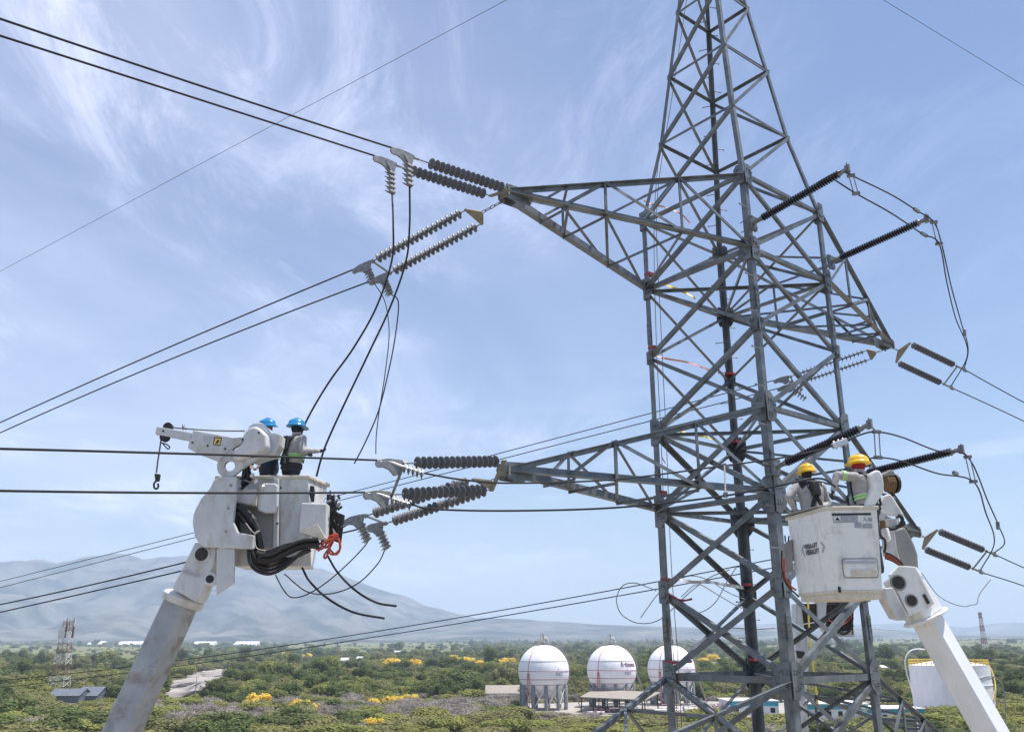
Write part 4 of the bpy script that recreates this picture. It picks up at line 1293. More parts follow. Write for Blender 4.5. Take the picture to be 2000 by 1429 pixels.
for k, pp in enumerate(([(1534, 1058, 13.9), (1533, 1045, 13.9)], [(1540, 1056, 13.9), (1541, 1046, 13.9)])):
    tubes('lever', pp, 0.012, M_BLACK, bk2)
tubes('hydraulic_hose', [(1531, 1090, 13.9), (1533, 1125, 13.9), (1543, 1143, 13.9), (1555, 1152, 13.9)], 0.016, M_RED, bk2)
tubes('hydraulic_hose', [(1527, 1075, 13.9), (1527, 1110, 13.9), (1536, 1140, 13.9), (1560, 1165, 13.9)], 0.014, M_DARK, bk2)

lettering('VERSALIFT', lambda u, v, o: at(357 + 38 * u - 3 * v, 1111 + 10 * u + 7 * v, YL - 0.03), 0, 0, 1, 1, 0, M_INKL, 'lettering', lift)
# ---------------------------------------------------------------- third lift, beyond the tower
Y3 = 29.0
g = at(1540, 1420, Y3)
lf3 = thing('aerial_lift', V((g.x, g.y, 0)), 'third aerial lift half hidden behind the tower, with a black valve cage', 'aerial lift')
box_loft(at(1562, 1285, Y3), at(1556, 1345, Y3), 0.22, 0.22, 0.22, 0.22, 0.2).build('boom', M_GRP, lf3)
box_loft(at(1560, 1180, Y3), at(1562, 1290, Y3), 0.17, 0.2, 0.2, 0.22, 0.1).build('boom_head', M_GRP, lf3)
box_loft(at(1552, 1330, Y3 + .4), V((at(1530, 1429, Y3).x, Y3 + .4, 0.4)), 0.24, 0.26, 0.42, 0.42, 0.1).build('boom', M_GRP, lf3)
slab([(1560, 1178), (1598, 1178), (1600, 1205), (1585, 1235), (1566, 1238)], Y3 - .2, 0.4).build('knuckle', M_DARK, lf3, bevel=0.02)
slab([(1596, 1172), (1615, 1172), (1612, 1235), (1598, 1215)], Y3 - .3, 0.3).build('side_plate', M_GRP, lf3, bevel=0.02)
slab([(1610, 1176), (1668, 1172), (1666, 1240), (1618, 1236)], Y3 - .1, 0.5).build('valve_cage', M_BLACK, lf3)
for k in range(6):
    tubes('cage_bar', [(1611 + 11 * k, 1176, Y3 - .25), (1618 + 9.5 * k, 1238, Y3 - .25)], 0.016, M_DARK, lf3)
for k in range(4):
    tubes('cage_bar', [(1610, 1180 + 15 * k, Y3 - .25), (1668, 1177 + 15 * k, Y3 - .25)], 0.014, M_DARK, lf3)
tubes('red_hose', [(1618, 1210, Y3 - .3), (1640, 1222, Y3 - .3), (1662, 1205, Y3 - .3), (1660, 1190, Y3 - .3)], 0.016, M_RED, lf3)
tubes('hydraulic_hose', [(1635, 1225, Y3 - .3), (1645, 1238, Y3 - .3), (1660, 1230, Y3 - .3), (1663, 1210, Y3 - .3)], 0.035, M_BLACK, lf3)
slab([(1628, 1234), (1668, 1230), (1669, 1243), (1630, 1243)], Y3 - .2, 0.3).build('cage_tray', M_GRP, lf3)
tubes('strap', [(1578, 1175, Y3 - .3), (1582, 1250, Y3 - .3), (1592, 1330, Y3 - .3), (1598, 1380, Y3 - .3)], 0.03, M_YTAPE, lf3)
slab([(1556, 1270), (1572, 1272), (1570, 1286), (1558, 1284)], Y3 - .3, 0.2).build('pivot', M_DARK, lf3)

# ================================================================== people
def mkskin():
    return mat('skin', (0.20, 0.10, 0.06), (0.26, 0.14, 0.09), 30, 0.55)


M_SKIN = mkskin()
M_SHIRT = mat('grey_work_shirt', (0.31, 0.295, 0.29), (0.42, 0.40, 0.39), 9, 0.85, 0, 6, 0.9)
M_NAVY = mat('navy_work_shirt', (0.012, 0.03, 0.07), (0.03, 0.07, 0.14), 9, 0.85, 0, 6, 0.6)
M_TROUS = mat('dark_trousers', (0.03, 0.035, 0.05), (0.05, 0.06, 0.08), 9, 0.85, 0, 6, 0.5)
M_BOOT = mat('boot_leather', (0.04, 0.025, 0.015), None, 9, 0.6)
M_GLOVE = mat('work_glove', (0.012, 0.012, 0.014), (0.03, 0.03, 0.03), 9, 0.7)
M_HBLUE = mat('blue_helmet_shell', (0.015, 0.20, 0.46), (0.02, 0.24, 0.52), 5, 0.25, coat=0.3)
M_HYEL = mat('yellow_helmet_shell', (0.80, 0.44, 0.005), (0.85, 0.50, 0.01), 5, 0.28, coat=0.3)
M_BALA = mat('black_neck_hood', (0.012, 0.011, 0.013), (0.025, 0.022, 0.024), 12, 0.9)
M_REDC = mat('red_neck_hood', (0.35, 0.02, 0.02), (0.25, 0.015, 0.015), 12, 0.9)
M_BAND = mat('green_reflective_band', (0.22, 0.55, 0.10), (0.28, 0.62, 0.14), 9, 0.5)
M_SILV = mat('silver_reflective_strip', (0.62, 0.68, 0.55), None, 9, 0.35)
M_HARN = mat('harness_webbing', (0.012, 0.012, 0.014), (0.03, 0.03, 0.032), 20, 0.7)


def capsule(m, p, q, r0, r1, mi, prim, n=10):
    p, q = V(p), V(q)
    d = (q - p).normalized()
    m.tube([p - d * r0 * 0.7, p - d * r0 * 0.3, p, q, q + d * r1 * 0.3, q + d * r1 * 0.7], [r0 * 0.6, r0 * 0.92, r0, r1, r1 * 0.92, r1 * 0.6], n, mi)
    prim.append((p, q, r0, r1, mi))


def ik(a, b, l1, l2, pole):
    d = b - a
    L = min(d.length, (l1 + l2) * 0.995)
    d.normalize()
    x = (l1 * l1 - l2 * l2 + L * L) / (2 * L)
    h = math.sqrt(max(l1 * l1 - x * x, 0))
    pp = pole - d * pole.dot(d)
    pp.normalize()
    return a + d * x + pp * h, a + d * L


def person(label, top, yaw, hands, hat, shirt, hood, lean=0.0, roll=0.0, head_yaw=0.0, head_tilt=0.0, bands=True, gloves=True, shawl=False, harness=True, curl=None, arm_band=False):
    """top: world point of the helmet crown; hands: two (wrist, pole) in world space, left then right"""
    Rz = Matrix.Rotation(yaw, 4, 'Z')
    spine = Matrix.Rotation(-lean, 4, 'X') @ Matrix.Rotation(roll, 4, 'Y')
    hip_z = 0.93
    headc = V((0, 0.01, 1.615))
    T0 = Rz @ Matrix.Translation((0, 0, hip_z)) @ spine @ Matrix.Translation((0, 0, -hip_z))
    crown = T0 @ V((0, 0.0, 1.80))
    base = Matrix.Translation(V(top) - crown)
    U = base @ T0                              # upper body
    Lw = base @ Rz                             # legs
    feet = Lw @ V((0, 0, 0))
    root = thing('person', feet, label, 'person', 'line workers')
    m, prim = MB(), []
    SK, SH, TR, BO, GL, HO = range(6)
    # torso
    rings = []
    for z_, a, b, yo in ((0.86, .175, .135, 0), (0.95, .190, .145, 0), (1.08, .185, .140, 0.005), (1.22, .205, .150, 0.0), (1.34, .222, .150, -0.005), (1.43, .205, .125, -0.012), (1.475, .13, .09, -0.01), (1.50, .062, .06, 0.0)):
        rings.append([U @ V((a * math.cos(t), b * math.sin(t) + yo, z_)) for t in [i * math.pi / 8 for i in range(16)]])
    m.loft(rings)
    prim.append((U @ V((0, 0, 1.02)), U @ V((0, 0, 1.42)), 0.155, 0.165, SH))
    if shawl:
        for a_, b_, r_ in (((-.13, -.03, 1.45), (.13, -.03, 1.45), .10), ((0, -.10, 1.42), (.02, -.12, 1.28), .115)):
            prim.append((U @ V(a_), U @ V(b_), r_, r_ * .8, HO))
    prim.append((U @ V((0, 0, 0.86)), U @ V((0, 0, 0.93)), 0.15, 0.15, TR))
    # neck, head
    capsule(m, U @ V((0, -0.005, 1.46)), U @ V((0, 0.005, 1.56)), .062, .058, HO, prim)
    Hm = U @ Matrix.Translation(headc) @ Matrix.Rotation(head_yaw, 4, 'Z') @ Matrix.Rotation(head_tilt, 4, 'X')
    ax3 = [(Hm.to_3x3() @ a).normalized() for a in (V((1, 0, 0)), V((0, 1, 0)), V((0, 0, 1)))]
    m.ell(Hm @ V((0, 0, 0.015)), (.078, .098, .118), ax3, 14, 10)
    m.ell(Hm @ V((0, 0.03, -0.06)), (.058, .066, .06), ax3, 10, 8)
    prim.append((Hm @ V((0, -0.02, -0.03)), Hm @ V((0, -0.02, 0.06)), .09, .09, HO))
    prim.append((Hm @ V((0, 0.075, -0.02)), Hm @ V((0, 0.075, 0.05)), .035, .045, SK if hood is None else HO))
    capsule(m, Hm @ V((0, 0.095, 0.02)), Hm @ V((0, 0.112, -0.015)), .012, .016, SK, prim, 6)      # nose
    capsule(m, Hm @ V((-.018, 0.092, -0.052)), Hm @ V((.018, 0.092, -0.052)), .009, .009, SK, prim, 6)  # mouth
    for sg in (-1, 1):
        m.ell(Hm @ V((.078 * sg, -0.005, 0.0)), (.012, .024, .034), ax3, 8, 6)                      # ears
        m.ell(Hm @ V((.030 * sg, 0.088, 0.028)), (.013, .009, .009), ax3, 6, 5)                     # eyes
    # legs
    for sg in (-1, 1):
        hp, kn, an = Lw @ V((.09 * sg, 0, .90)), Lw @ V((.105 * sg, .03, .49)), Lw @ V((.11 * sg, -.01, .09))
        capsule(m, hp, kn, .088, .062, TR, prim)
        capsule(m, kn, an, .062, .045, TR, prim)
        capsule(m, an - V((0, 0, .04)), Lw @ V((.12 * sg, .15, .04)), .042, .036, BO, prim)
    # arms and hands
    cuffs = []
    for sg, hd_ in zip((-1, 1), hands):
        sh = U @ V((.200 * sg, -0.005, 1.415))
        el, wr = ik(sh, V(hd_[0]), .29, .27, V(hd_[1]))
        capsule(m, sh, el, .078, .062, SH, prim)
        capsule(m, el, wr, .060, .043, SH, prim)
        d = (wr - el).normalized()
        hmi = GL if gloves else SK
        palm = wr + d * .055
        sd = d.cross(V(hd_[1])).normalized()
        nn = sd.cross(d).normalized()
        m.ell(palm, (.042, .016, .05), (sd, nn, d), 10, 8)
        prim.append((wr + d * .02, palm + d * .05, .034, .036, hmi))
        for k, ln in enumerate((.062, .072, .068, .052)):
            b_ = palm + d * .042 + sd * (-.03 + .02 * k)
            k1 = b_ + d * ln * .55 - nn * .006
            k2 = k1 + d * ln * .18 - nn * ln * .45
            k3 = k2 - nn * ln * .25 - d * ln * .18
            m.tube([b_ - d * .015, b_, k1, k2, k3], [.0095, .0095, .009, .008, .006], 6)
            prim.append((b_, k3, .01, .01, hmi))
        tb = wr + d * .035 + sd * (.036 if sg > 0 else -.036)
        tm = tb + d * .03 + sd * (.022 if sg > 0 else -.022) - nn * .012
        te = tm + d * .03 - nn * .018
        m.tube([palm, tb, tm, te], [.012, .012, .010, .008], 6)
        prim.append((tb, te, .011, .011, hmi))
        cuffs.append((sh, el, wr))
    tmp_me = m.mesh('body', [], fix=True)
    tmp = bpy.data.objects.new('tmp_body', tmp_me)
    col.objects.link(tmp)
    rm = tmp.modifiers.new('remesh', 'REMESH')
    rm.mode, rm.voxel_size, rm.use_smooth_shade = 'VOXEL', 0.011, True
    sm = tmp.modifiers.new('smooth', 'SMOOTH')
    sm.factor, sm.iterations = 0.5, 3
    dg = bpy.context.evaluated_depsgraph_get()
    me = bpy.data.meshes.new_from_object(tmp.evaluated_get(dg))
    bpy.data.objects.remove(tmp)
    me.name = 'body'
    me.materials.clear()
    for mm in (M_SKIN, shirt, M_TROUS, M_BOOT, M_GLOVE, hood or M_SKIN):
        me.materials.append(mm)
    nv = len(me.vertices)
    co, nr_ = np.empty(nv * 3), np.empty(nv * 3)
    me.vertices.foreach_get('co', co)
    me.vertices.foreach_get('normal', nr_)
    co, nr_ = co.reshape(-1, 3), nr_.reshape(-1, 3)
    fold = np.array([noise.noise(V(p) * 9.0) * 0.5 + noise.noise(V(p) * 21.0) * 0.35 for p in co])   # folds in the cloth
    me.vertices.foreach_set('co', (co + nr_ * fold[:, None] * 0.010).ravel())
    me.update()
    cen = np.empty(len(me.polygons) * 3)
    me.polygons.foreach_get('center', cen)
    cen = cen.reshape(-1, 3)
    best = np.full(len(cen), 9.0)
    idx = np.zeros(len(cen), int)
    for p, q, r0, r1, mi in prim:
        p_, d_ = np.array(p), np.array(q - p)
        t = np.clip(((cen - p_) @ d_) / max(d_ @ d_, 1e-9), 0, 1)
        v_ = np.linalg.norm(cen - p_ - t[:, None] * d_, axis=1) - (r0 + (r1 - r0) * t)
        k = v_ < best
        best[k], idx[k] = v_[k], mi
    me.polygons.foreach_set('material_index', idx.tolist())
    me.polygons.foreach_set('use_smooth', [True] * len(me.polygons))
    place('body', me, root)
    # hard hat
    hm = MB()
    hr = []
    for z_, s in ((0.045, 1.30), (0.052, 1.32), (0.062, 1.10), (0.10, 1.06), (0.135, 0.94), (0.160, 0.72), (0.175, 0.42), (0.180, 0.1)):
        ring = []
        for k in range(24):
            t = 2 * math.pi * k / 24
            brim = 1.0 + (0.16 if z_ < 0.06 and math.sin(t) > 0 else 0.0) * math.sin(t)
            ridge = 1.0 + 0.03 * math.cos(3 * t) * (0.06 < z_ < 0.17)
            dip = -0.018 * (z_ < 0.06) * abs(math.sin(t)) + 0.0
            ring.append(Hm @ V((.120 * s * math.cos(t) * ridge, .142 * s * math.sin(t) * brim * ridge, z_ + dip)))
        hr.append(ring)
    hm.loft(hr)
    helmet = hm.build('helmet', hat, root, 'all')
    MB().loft([[Hm @ V((.024 * math.cos(t), (0.15 - 0.32 * i / 8) * 0.86, 0.07 + 0.12 * math.sin(math.pi * (0.12 + 0.76 * i / 8)) + .007 * math.sin(t))) for t in [k * math.pi / 4 for k in range(8)]] for i in range(9)]).build('crest', hat, helmet, 'all')
    # vest bands
    if bands:
        for z_, w, mm in ((1.12, .075, M_BAND), (1.148, .014, M_SILV), (1.092, .014, M_SILV)):
            rg = []
            k = 1.13 if mm is M_BAND else 1.16
            for zz_ in (z_ - w / 2, z_ + w / 2):
                rg.append([U @ V((.190 * k * math.cos(t), .145 * k * math.sin(t), zz_)) for t in [i * math.pi / 12 for i in range(24)]])
            inn = [[U @ V((.190 * .98 * math.cos(t), .145 * .98 * math.sin(t), zz_)) for t in [i * math.pi / 12 for i in range(24)]] for zz_ in (z_ + w / 2, z_ - w / 2)]
            MB().loft(rg + inn + [rg[0]], cap=False).build('reflective_band', mm, root, True)
        if arm_band:
            for sh, el, wr in cuffs:
                d = (el - sh).normalized()
                for a, w, mm, k in ((.17, .045, M_BAND, 1.42), (.165, .008, M_SILV, 1.47), (.21, .008, M_SILV, 1.47)):
                    MB().lathe(sh, d, [(a, .058 * .9), (a, .055 * k), (a + w, .052 * k), (a + w, .05)], 16).build('sleeve_band', mm, root, True)
    if harness:
        for sg in (-1, 1):
            pts = [U @ V(p) for p in ((.10 * sg, .155, 1.05), (.105 * sg, .168, 1.25), (.115 * sg, .13, 1.42), (.115 * sg, 0.0, 1.495), (.095 * sg, -.125, 1.43), (.03 * sg, -.172, 1.28), (-.06 * sg, -.168, 1.10), (-.09 * sg, -.16, .98))]
            pts = spline(pts, 5)
            mm = MB()
            rings = []
            for i, p in enumerate(pts):
                t = (pts[min(i + 1, len(pts) - 1)] - pts[max(i - 1, 0)]).normalized()
                c0 = U @ V((0, 0, 1.2))
                out = (p - c0)
                out -= t * out.dot(t)
                out.normalize()
                s = t.cross(out)
                rings.append([p + s * .026 + out * .006, p - s * .026 + out * .006, p - s * .026 - out * .02, p + s * .026 - out * .02])
            mm.loft(rings).build('harness_strap', M_HARN, root)
        rg = [[U @ V((.195 * 1.06 * math.cos(t), .148 * 1.06 * math.sin(t), zz_)) for t in [i * math.pi / 12 for i in range(24)]] for zz_ in (.93, 1.0)]
        MB().loft(rg).build('harness_belt', M_HARN, root, True)
        MB().box(U @ V((0, -.185, 1.33)), (.07, .035, .12), [(U.to_3x3() @ a).normalized() for a in (V((1, 0, 0)), V((0, 1, 0)), V((0, 0, 1)))]).build('harness_pack', M_HARN, root, bevel=0.025, seg=3)
    return root


# yaw 0 faces away from the camera; positive turns left
person('worker with blue helmet and grey shirt gripping the cable beside the rim', at(581, 817, 14.4), R(-38),
       [(at(618, 899, 14.05), (-.2, -.3, -1)), (at(621, 880, 14.25), (.5, -.5, -1))], M_HBLUE, M_SHIRT, M_BALA, lean=0.06, head_yaw=R(-10), head_tilt=0.0)
person('worker with blue helmet and navy shirt mostly hidden behind the winch housing', at(522, 817, 14.55), R(150),
       [(at(500, 920, 14.2), (.3, .2, -1)), (at(486, 918, 14.3), (-.3, .2, -1))], M_HBLUE, M_NAVY, None, lean=0.15, head_yaw=R(-70), gloves=False, harness=False)
person('worker with yellow helmet seen from behind, leaning on the bucket rim', at(1573, 905, 14.05), R(8),
       [(at(1556, 1000, 13.95), (-.45, -.2, -.6)), (at(1606, 992, 13.85), (.35, .1, -1))], M_HYEL, M_SHIRT, M_BALA, lean=0.12, head_tilt=0.10, gloves=False, bands=False, shawl=True)
person('worker with yellow helmet and red hood reaching left across his mate', at(1674, 887, 13.25), R(38),
       [(at(1627, 957, 13.0), (-1, -.1, .25)), (at(1690, 1000, 13.1), (.9, -.2, -.2))], M_HYEL, M_SHIRT, M_REDC, lean=0.10, roll=0.0, head_yaw=R(35), head_tilt=0.05, arm_band=True)

# ================================================================== ground, hills
def fbm(x, y, o=5, s=0.0):
    v, a, f = 0.0, 0.5, 1.0
    for _ in range(o):
        v += a * noise.noise(V((x * f + s, y * f - s, s * 1.7)))
        a *= 0.5
        f *= 2.05
    return v


def terrain(x, y):
    r = math.hypot(x, y)
    z = 0.0
    if r > 1600:
        z += (r - 1600) * 0.0085
    if r > 150:
        z += fbm(x * 0.004, y * 0.004, 3, 3.3) * min(1, (r - 150) / 300) * (1.2 + r * 0.0005)
    return z


def grid_mesh(name, azs, rs, zf, m, smooth=True):
    vs, fs = [], []
    for r in rs:
        for a in azs:
            x, y = r * math.sin(a), r * math.cos(a)
            vs.append((x, y, zf(x, y, a, r)))
    n = len(azs)
    for j in range(len(rs) - 1):
        for i in range(n - 1):
            fs.append((j * n + i, j * n + i + 1, (j + 1) * n + i + 1, (j + 1) * n + i))
    return MB().add(vs, fs).build(name, m, None, 'all' if smooth else False)


def ground_mat():
    m = bpy.data.materials.new('dry_scrub_ground')
    m.use_nodes = True
    n, l = m.node_tree.nodes, m.node_tree.links
    b = n['Principled BSDF']
    b.inputs['Roughness'].default_value = 0.95
    b.inputs['Specular IOR Level'].default_value = 0.1
    tcn = n.new('ShaderNodeTexCoord')

    def nz(s, d, r=0.6):
        t = n.new('ShaderNodeTexNoise')
        t.inputs['Scale'].default_value, t.inputs['Detail'].default_value, t.inputs['Roughness'].default_value = s, d, r
        l.new(tcn.outputs['Object'], t.inputs['Vector'])
        return t.outputs['Fac']

    def ramp(f, stops):
        t = n.new('ShaderNodeValToRGB')
        e = t.color_ramp.elements
        e[0].position, e[0].color = stops[0][0], (*stops[0][1], 1)
        e[1].position, e[1].color = stops[-1][0], (*stops[-1][1], 1)
        for p, c in stops[1:-1]:
            x = e.new(p)
            x.color = (*c, 1)
        l.new(f, t.inputs[0])
        return t.outputs[0]
    big = ramp(nz(0.0035, 5), [(0.3, (0.14, 0.14, 0.065)), (0.45, (0.19, 0.19, 0.085)), (0.56, (0.25, 0.22, 0.12)), (0.66, (0.17, 0.18, 0.07)), (0.8, (0.30, 0.25, 0.17))])
    fine = ramp(nz(0.22, 6, 0.7), [(0.3, (0.35, 0.35, 0.35)), (0.7, (1.3, 1.3, 1.3))])
    mx = n.new('ShaderNodeMixRGB')
    mx.blend_type = 'MULTIPLY'
    mx.inputs[0].default_value = 1
    l.new(big, mx.inputs[1])
    l.new(fine, mx.inputs[2])
    # unseen ground round the tower, made paler to bounce light up onto the lifts
    vl = n.new('ShaderNodeVectorMath')
    vl.operation = 'LENGTH'
    l.new(tcn.outputs['Object'], vl.inputs[0])
    mr = n.new('ShaderNodeMapRange')
    for i, x in enumerate((110, 150, 1.0, 0.0)):
        mr.inputs[i + 1].default_value = x
    l.new(vl.outputs['Value'], mr.inputs[0])
    m2 = n.new('ShaderNodeMixRGB')
    m2.inputs[2].default_value = (0.27, 0.24, 0.20, 1)
    l.new(mr.outputs[0], m2.inputs[0])
    l.new(mx.outputs[0], m2.inputs[1])
    l.new(m2.outputs[0], b.inputs['Base Color'])
    return m


azs = [R(-60 + 1.0 * i) for i in range(121)]
rs = [0.01, 40, 90, 150, 200, 240, 280, 330, 390, 460, 550, 660, 800, 1000, 1300, 1700, 2200, 2900, 3800, 5000, 6500, 8500, 11000, 14000, 18000]
full = [R(-180 + 3.0 * i) for i in range(121)]
ground = grid_mesh('ground', full, rs, lambda x, y, a, r: terrain(x, y), ground_mat())
tag(ground, kind='structure')

M_HILL = mat('dry_hill_slopes', (0.022, 0.026, 0.026), (0.16, 0.145, 0.125), 0.0030, 0.95, 0, 9, lo=0.42, hi=0.60, stain=(0.30, 0.26, 0.20), stain_scale=0.0022, stain_amt=0.35, spec=0.05)


def px_elev(x, y):
    r = ray(x, y)
    return math.atan2(r.x, r.y), math.atan2(r.z, math.hypot(r.x, r.y))


def hills(name, prof, r0, rr, r1, seed, rough, nr=70, az0=-60, az1=60):
    P = sorted(px_elev(*p) for p in prof)

    def el(a):
        if a <= P[0][0]:
            return P[0][1]
        if a >= P[-1][0]:
            return P[-1][1]
        for (a0, e0), (a1, e1) in zip(P, P[1:]):
            if a0 <= a <= a1:
                t = (a - a0) / (a1 - a0)
                t = t * t * (3 - 2 * t) * 0.5 + t * 0.5
                return e0 + (e1 - e0) * t

    def zf(x, y, a, r):
        top = CAM.z + rr * math.tan(max(el(a), 0.002))
        t = (r - r0) / (rr - r0) if r < rr else (r1 - r) / (r1 - rr)
        t = max(0.0, min(1.0, t))
        rid = 1 - abs(fbm(x * 0.0009, y * 0.0005, 6, seed)) * 2.6
        sh = t ** 1.55
        body = sh * (1 - rough * (1 - rid) * (1 - t) * 2.2 * min(1, t * 4))
        g = terrain(x, y)
        jit = 1 + fbm(a * 60, seed, 4, seed) * 0.05
        return g * (1 - t) - 12 * (t < 0.02) + (top * jit) * body
    n = 320
    aa = [R(az0 + (az1 - az0) * i / n) for i in range(n + 1)]
    rad = [r0 + (r1 - r0) * (j / nr) for j in range(nr + 1)]
    tag(grid_mesh(name, aa, rad, zf, M_HILL), kind='structure')


hills('hills', [(-700, 1120), (-300, 1085), (-100, 1105), (0, 1094), (85, 1091), (105, 1097), (185, 1083), (240, 1079), (292, 1090), (360, 1084), (470, 1092), (620, 1108), (660, 1119), (700, 1134), (745, 1151), (790, 1163), (840, 1184), (900, 1199), (960, 1214), (1030, 1232), (1100, 1243), (2700, 1246)],
      4600, 9000, 12000, 4.2, 0.95, 110)
hills('low_hills', [(-400, 1245), (700, 1243), (860, 1215), (950, 1204), (1010, 1207), (1080, 1212), (1180, 1219), (1290, 1222), (1400, 1225), (1500, 1226), (1600, 1229), (1700, 1226), (1790, 1232), (1900, 1240), (2500, 1243)], 5200, 7600, 9500, 9.1, 0.4, 40)
hills('far_hills', [(-400, 1246), (1100, 1240), (1350, 1222), (1560, 1214), (1700, 1217), (1800, 1213), (1880, 1224), (1950, 1214), (1985, 1213), (2080, 1224), (2300, 1200), (2600, 1226)], 11000, 14500, 17000, 1.3, 0.3, 30)

# ================================================================== plant buildings in the plain
M_WPAINT = mat('white_tank_paint', (0.82, 0.81, 0.84), (0.88, 0.87, 0.90), 0.6, 0.5, 0, 5, stain=(0.66, 0.62, 0.64), stain_scale=0.5, stain_amt=0.4, stretch=(1, 1, 0.35))
M_RPIPE = mat('red_pipe', (0.40, 0.13, 0.15), (0.48, 0.19, 0.21), 2, 0.6)
M_YPAINT = mat('yellow_rail_paint', (0.75, 0.5, 0.05), (0.8, 0.55, 0.08), 2, 0.6)
M_CONC = mat('concrete', (0.36, 0.35, 0.33), (0.46, 0.45, 0.43), 1.2, 0.9, 0, 6)
M_ROOF = mat('weathered_roof_sheet', (0.24, 0.205, 0.17), (0.33, 0.29, 0.25), 0.8, 0.7, 0, 6)
M_ROOFW = mat('pale_roof', (0.55, 0.54, 0.52), (0.66, 0.65, 0.63), 0.8, 0.7, 0, 6)
M_COLUMN = mat('grey_column_fireproofing', (0.17, 0.18, 0.19), (0.25, 0.26, 0.27), 0.8, 0.9, 0, 5)
M_TEAL = mat('teal_band_paint', (0.02, 0.30, 0.42), (0.03, 0.34, 0.47), 1, 0.5)
M_WALL = mat('pale_wall', (0.60, 0.62, 0.64), (0.68, 0.70, 0.71), 0.7, 0.8, 0, 5)
M_GLASS = mat('dark_window_glass', (0.02, 0.025, 0.03), None, 1, 0.1)
M_SAND = mat('pale_quarry_soil', (0.22, 0.195, 0.18), (0.40, 0.36, 0.325), 0.10, 0.95, 0, 8, lo=0.38, hi=0.62, spec=0.1, stain=(0.15, 0.145, 0.14), stain_scale=0.06, stain_amt=0.7, stretch=(0.5, 0.25, 1))
M_ORANGE = mat('terracotta_roof', (0.42, 0.24, 0.15), (0.5, 0.3, 0.2), 1, 0.8)
M_BLUEROOF = mat('blue_grey_roof_sheet', (0.12, 0.135, 0.165), (0.16, 0.18, 0.215), 1, 0.85, spec=0.1)
M_COMM_R = mat('red_mast_paint', (0.20, 0.085, 0.065), (0.27, 0.12, 0.095), 1, 0.7)
M_COMM_W = mat('white_mast_paint', (0.6, 0.6, 0.6), None, 1, 0.7)


def pxm(p):
    """pixels per metre at p"""
    return F_PX / to_px(p)[2]


